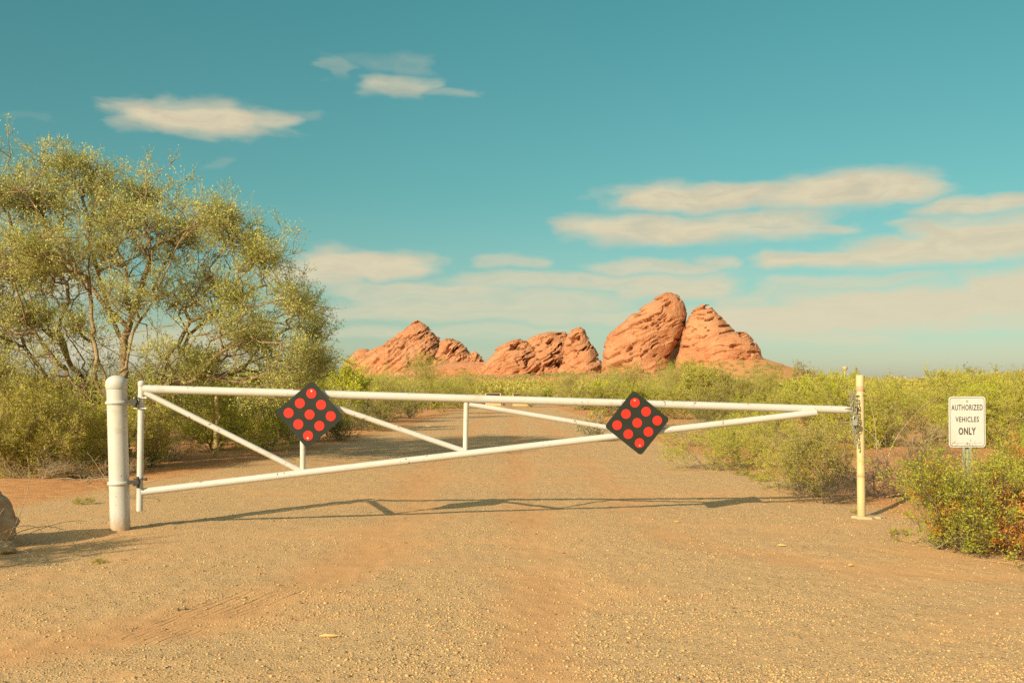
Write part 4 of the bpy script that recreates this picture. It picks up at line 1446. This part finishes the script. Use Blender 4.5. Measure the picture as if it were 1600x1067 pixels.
for (px, lab) in ((770.5, 'left open-topped tan box at the end of the gravel road'), (813, 'right open-topped tan box at the end of the gravel road')):
    Yb = 103.0
    c = at(px, 634, Yb)
    o = empty('roadside_box', (c.x, Yb, g1(c.x, Yb)))
    tag(o, lab, 'box', 'tan boxes at the road end')
    MB().box((0, -.35, .27), (.80, .05, .27)).build('front_panel', M_TAN, o)
    mb = MB()
    for s in (-1, 1):
        mb.box((s * .76, -.346, .90), (.05, .044, .36))
    mb.box((0, -.343, 1.29), (.82, .05, .04))
    mb.build('frame', M_TAN, o)
    MB().box((0, .40, .63), (.80, .03, .63)).box((-.79, .0, .63), (.012, .29, .63)).box((.79, .0, .63), (.012, .29, .63)).build('back_panel', M_DKWOOD, o)
    MB().box((0, .02, 1.36), (.86, .46, .03)).build('roof', M_DKWOOD, o)
c = at(787.5, 634, 103)
o = MB().box((0, 0, .22), (.11, .11, .26)).box((0, 0, .5), (.13, .13, .02)).build('short_post', M_DKWOOD, None, (c.x, 103, g1(c.x, 103)))
tag(o, 'short brown post between the two tan boxes at the road end', 'post')
c = at(1320, 600, 60)
o = empty('path_lamp', (c.x, 60, g1(c.x, 60)))
tag(o, 'small bowl-headed lamp post poking above the brush behind the latch post', 'lamp post')
MB().lathe([(.07, 0), (.06, 1.4), (.055, 2.55)], sides=12).build('pole', M_OCHRE, o)
MB().lathe([(.06, 2.58), (.12, 2.66), (.17, 2.74), (.18, 2.82), (.14, 2.86), (.04, 2.88)], sides=18).build('lamp_head', M_CONC, o)
c = at(1441, 592, 210)
zt = c.z
o = empty('street_lamp', (c.x, 210, g1(c.x, 210)))
tag(o, 'tiny distant twin-arm street lamp on the skyline left of the sign', 'street lamp')
hz = zt - o.location.z
MB().pipe([(0, 0, 0), (0, 0, hz)], .06, 8).build('pole', M_BLACKM, o)
for s in (-1, 1):
    MB().box((s * .42, 0, hz), (.40, .12, .06)).build('arm', M_BLACKM, o)

# boulder at the left edge, small rocks, twigs
def rock(name, c, r, seed, label, cat='boulder', mat=M_BOULDER, group=None):
    th = np.linspace(0, PI, 40)
    ph_ = np.linspace(0, 2 * PI, 65)[:-1]
    TH, PH = np.meshgrid(th, ph_, indexing='ij')
    D = np.stack([np.sin(TH) * np.cos(PH), np.sin(TH) * np.sin(PH), np.cos(TH)], -1)
    rad = .82 + .55 * (fbm(D * 1.3 + seed, 3, seed) - .5) + .16 * (fbm(D * 5 + seed, 3, seed + 3) - .5)
    for j in range(6):                # a few flattened faces
        nrm = np.random.default_rng(seed + j).normal(size=3)
        nrm /= np.linalg.norm(nrm)
        dt = D @ nrm
        rad = np.where(dt * rad > .66, .66 / np.maximum(dt, .2), rad)
    V = (D * rad[..., None] * np.array(r)).reshape(-1, 3)
    i = np.arange(39)[:, None] * 64
    k = np.arange(64)[None]
    Q = np.stack([i + k, i + 64 + k, i + 64 + (k + 1) % 64, i + (k + 1) % 64], -1).reshape(-1, 4)
    o = obj(name, npmesh(name, V, [Q], [mat], smooth=True), None, (c[0], c[1], g1(c[0], c[1]) + r[2] * .55))
    tag(o, label, cat, group)
    return o


rock('boulder', (-4.42, 8.05), (.47, .45, .37), 3, 'weathered brown boulder cut off by the left edge')
rock('rock', (-3.93, 7.75), (.085, .08, .07), 9, 'small dark rock at the foot of the left boulder', 'rock')
rock('rock', (-4.15, 7.5), (.09, .08, .06), 13, 'pale rock in front of the left boulder', 'rock')
rock('boulder', (-5.3, 7.6), (.5, .5, .40), 17, 'second boulder just outside the left edge')

# dry arching canes around the boulder
def canes(name, x, y, n, length, seed, label, mat=B_DRY, rad=.004, spread=1.0, lift=.5, lean=(0, 0)):
    rg = random.Random(seed)
    mb = MB()
    for _ in range(n):
        a = rg.uniform(0, 2 * PI)
        L = length * rg.uniform(.5, 1.2)
        p = Vector((rg.uniform(-.08, .08), rg.uniform(-.08, .08), -.01))
        dv = Vector((math.cos(a) * spread + lean[0], math.sin(a) * spread + lean[1], lift * rg.uniform(.8, 2.2))).normalized()
        pts = [p.copy()]
        curl = Vector((rg.uniform(-.25, .25), rg.uniform(-.25, .25), -rg.uniform(.10, .34)))
        for q in range(9):
            p = p + dv * L / 9
            if p.z < .012:
                p.z = .012
            dv = (dv + curl * .55 + Vector((rg.uniform(-.12, .12), rg.uniform(-.12, .12), rg.uniform(-.05, .05)))).normalized()
            pts.append(p.copy())
        r0 = rad * rg.uniform(.6, 1.3)
        mb.pipe(pts, [r0 * (1 - .07 * q) for q in range(10)], 5)
    o = mb.build(name, mat, None, (x, y, g1(x, y)))
    tag(o, label, 'dry plant')
    return o


canes('dry_canes', -4.02, 7.6, 13, .75, 5, 'pale arching dry canes in front of the left boulder', lift=.55, lean=(.25, 0))
canes('dry_canes', -4.75, 11.8, 12, .9, 8, 'pale dry canes on red soil behind the left boulder', lift=.4)
canes('dry_canes', 4.78, 13.0, 5, 1.5, 18, 'tall pale arching cane between the latch post and the sign', rad=.009, spread=.35, lift=1.4)
canes('dry_canes', 4.15, 12.2, 5, 1.0, 21, 'thin pale canes arching behind the chain', rad=.006, spread=.5, lift=1.0)
canes('dry_canes', 4.45, 7.75, 7, .7, 25, 'grey dead branches in the green shrub at the right edge', rad=.009, spread=.8, lift=.6, mat=B_DEAD)
canes('dry_canes', 4.0, 7.35, 14, .45, 28, 'flat dry twigs on the gravel below the right edge shrub', rad=.003, spread=1.2, lift=.15)
canes('dry_canes', -6.0, 14.0, 16, .8, 31, 'pale twigs lying at the foot of the creosote left of the bollard', rad=.004, spread=1.2, lift=.2)

for (px, py_, L, rz, lab) in ((515, 998, .105, .1, 'pale wood chip lying alone on the gravel in front of the gate'), (1058, 817, .06, .2, 'small pale wood chip below the right dotted marker'),
                              (1222, 855, .075, -.1, 'pale wood chip on the gravel left of the latch post'), (1330, 885, .05, .3, 'tiny pale wood chip at the right of the road')):
    Yd = F * EYE / (py_ - HOR)
    xx = (px - 800) / F * Yd
    mb = MB().pipe([(-L / 2, 0, .008), (-L * .2, .003, .010), (L * .15, -.002, .009), (L / 2, .004, .007)], [.003, .0085, .0075, .002], 6)
    o = mb.build('wood_chip', M_CHIP, None, (xx, Yd, g1(xx, Yd) + .004))
    o.rotation_euler.z = rz
    tag(o, lab, 'wood chip')

# off-frame brush whose shade falls across the left foreground
place_shrub(NEAR[1], -4.75, 6.45, .60, 1.0, 'creosote shrub beside the boulder beyond the left edge of the photo', 'shrub', GL, 'creosote_shrub')
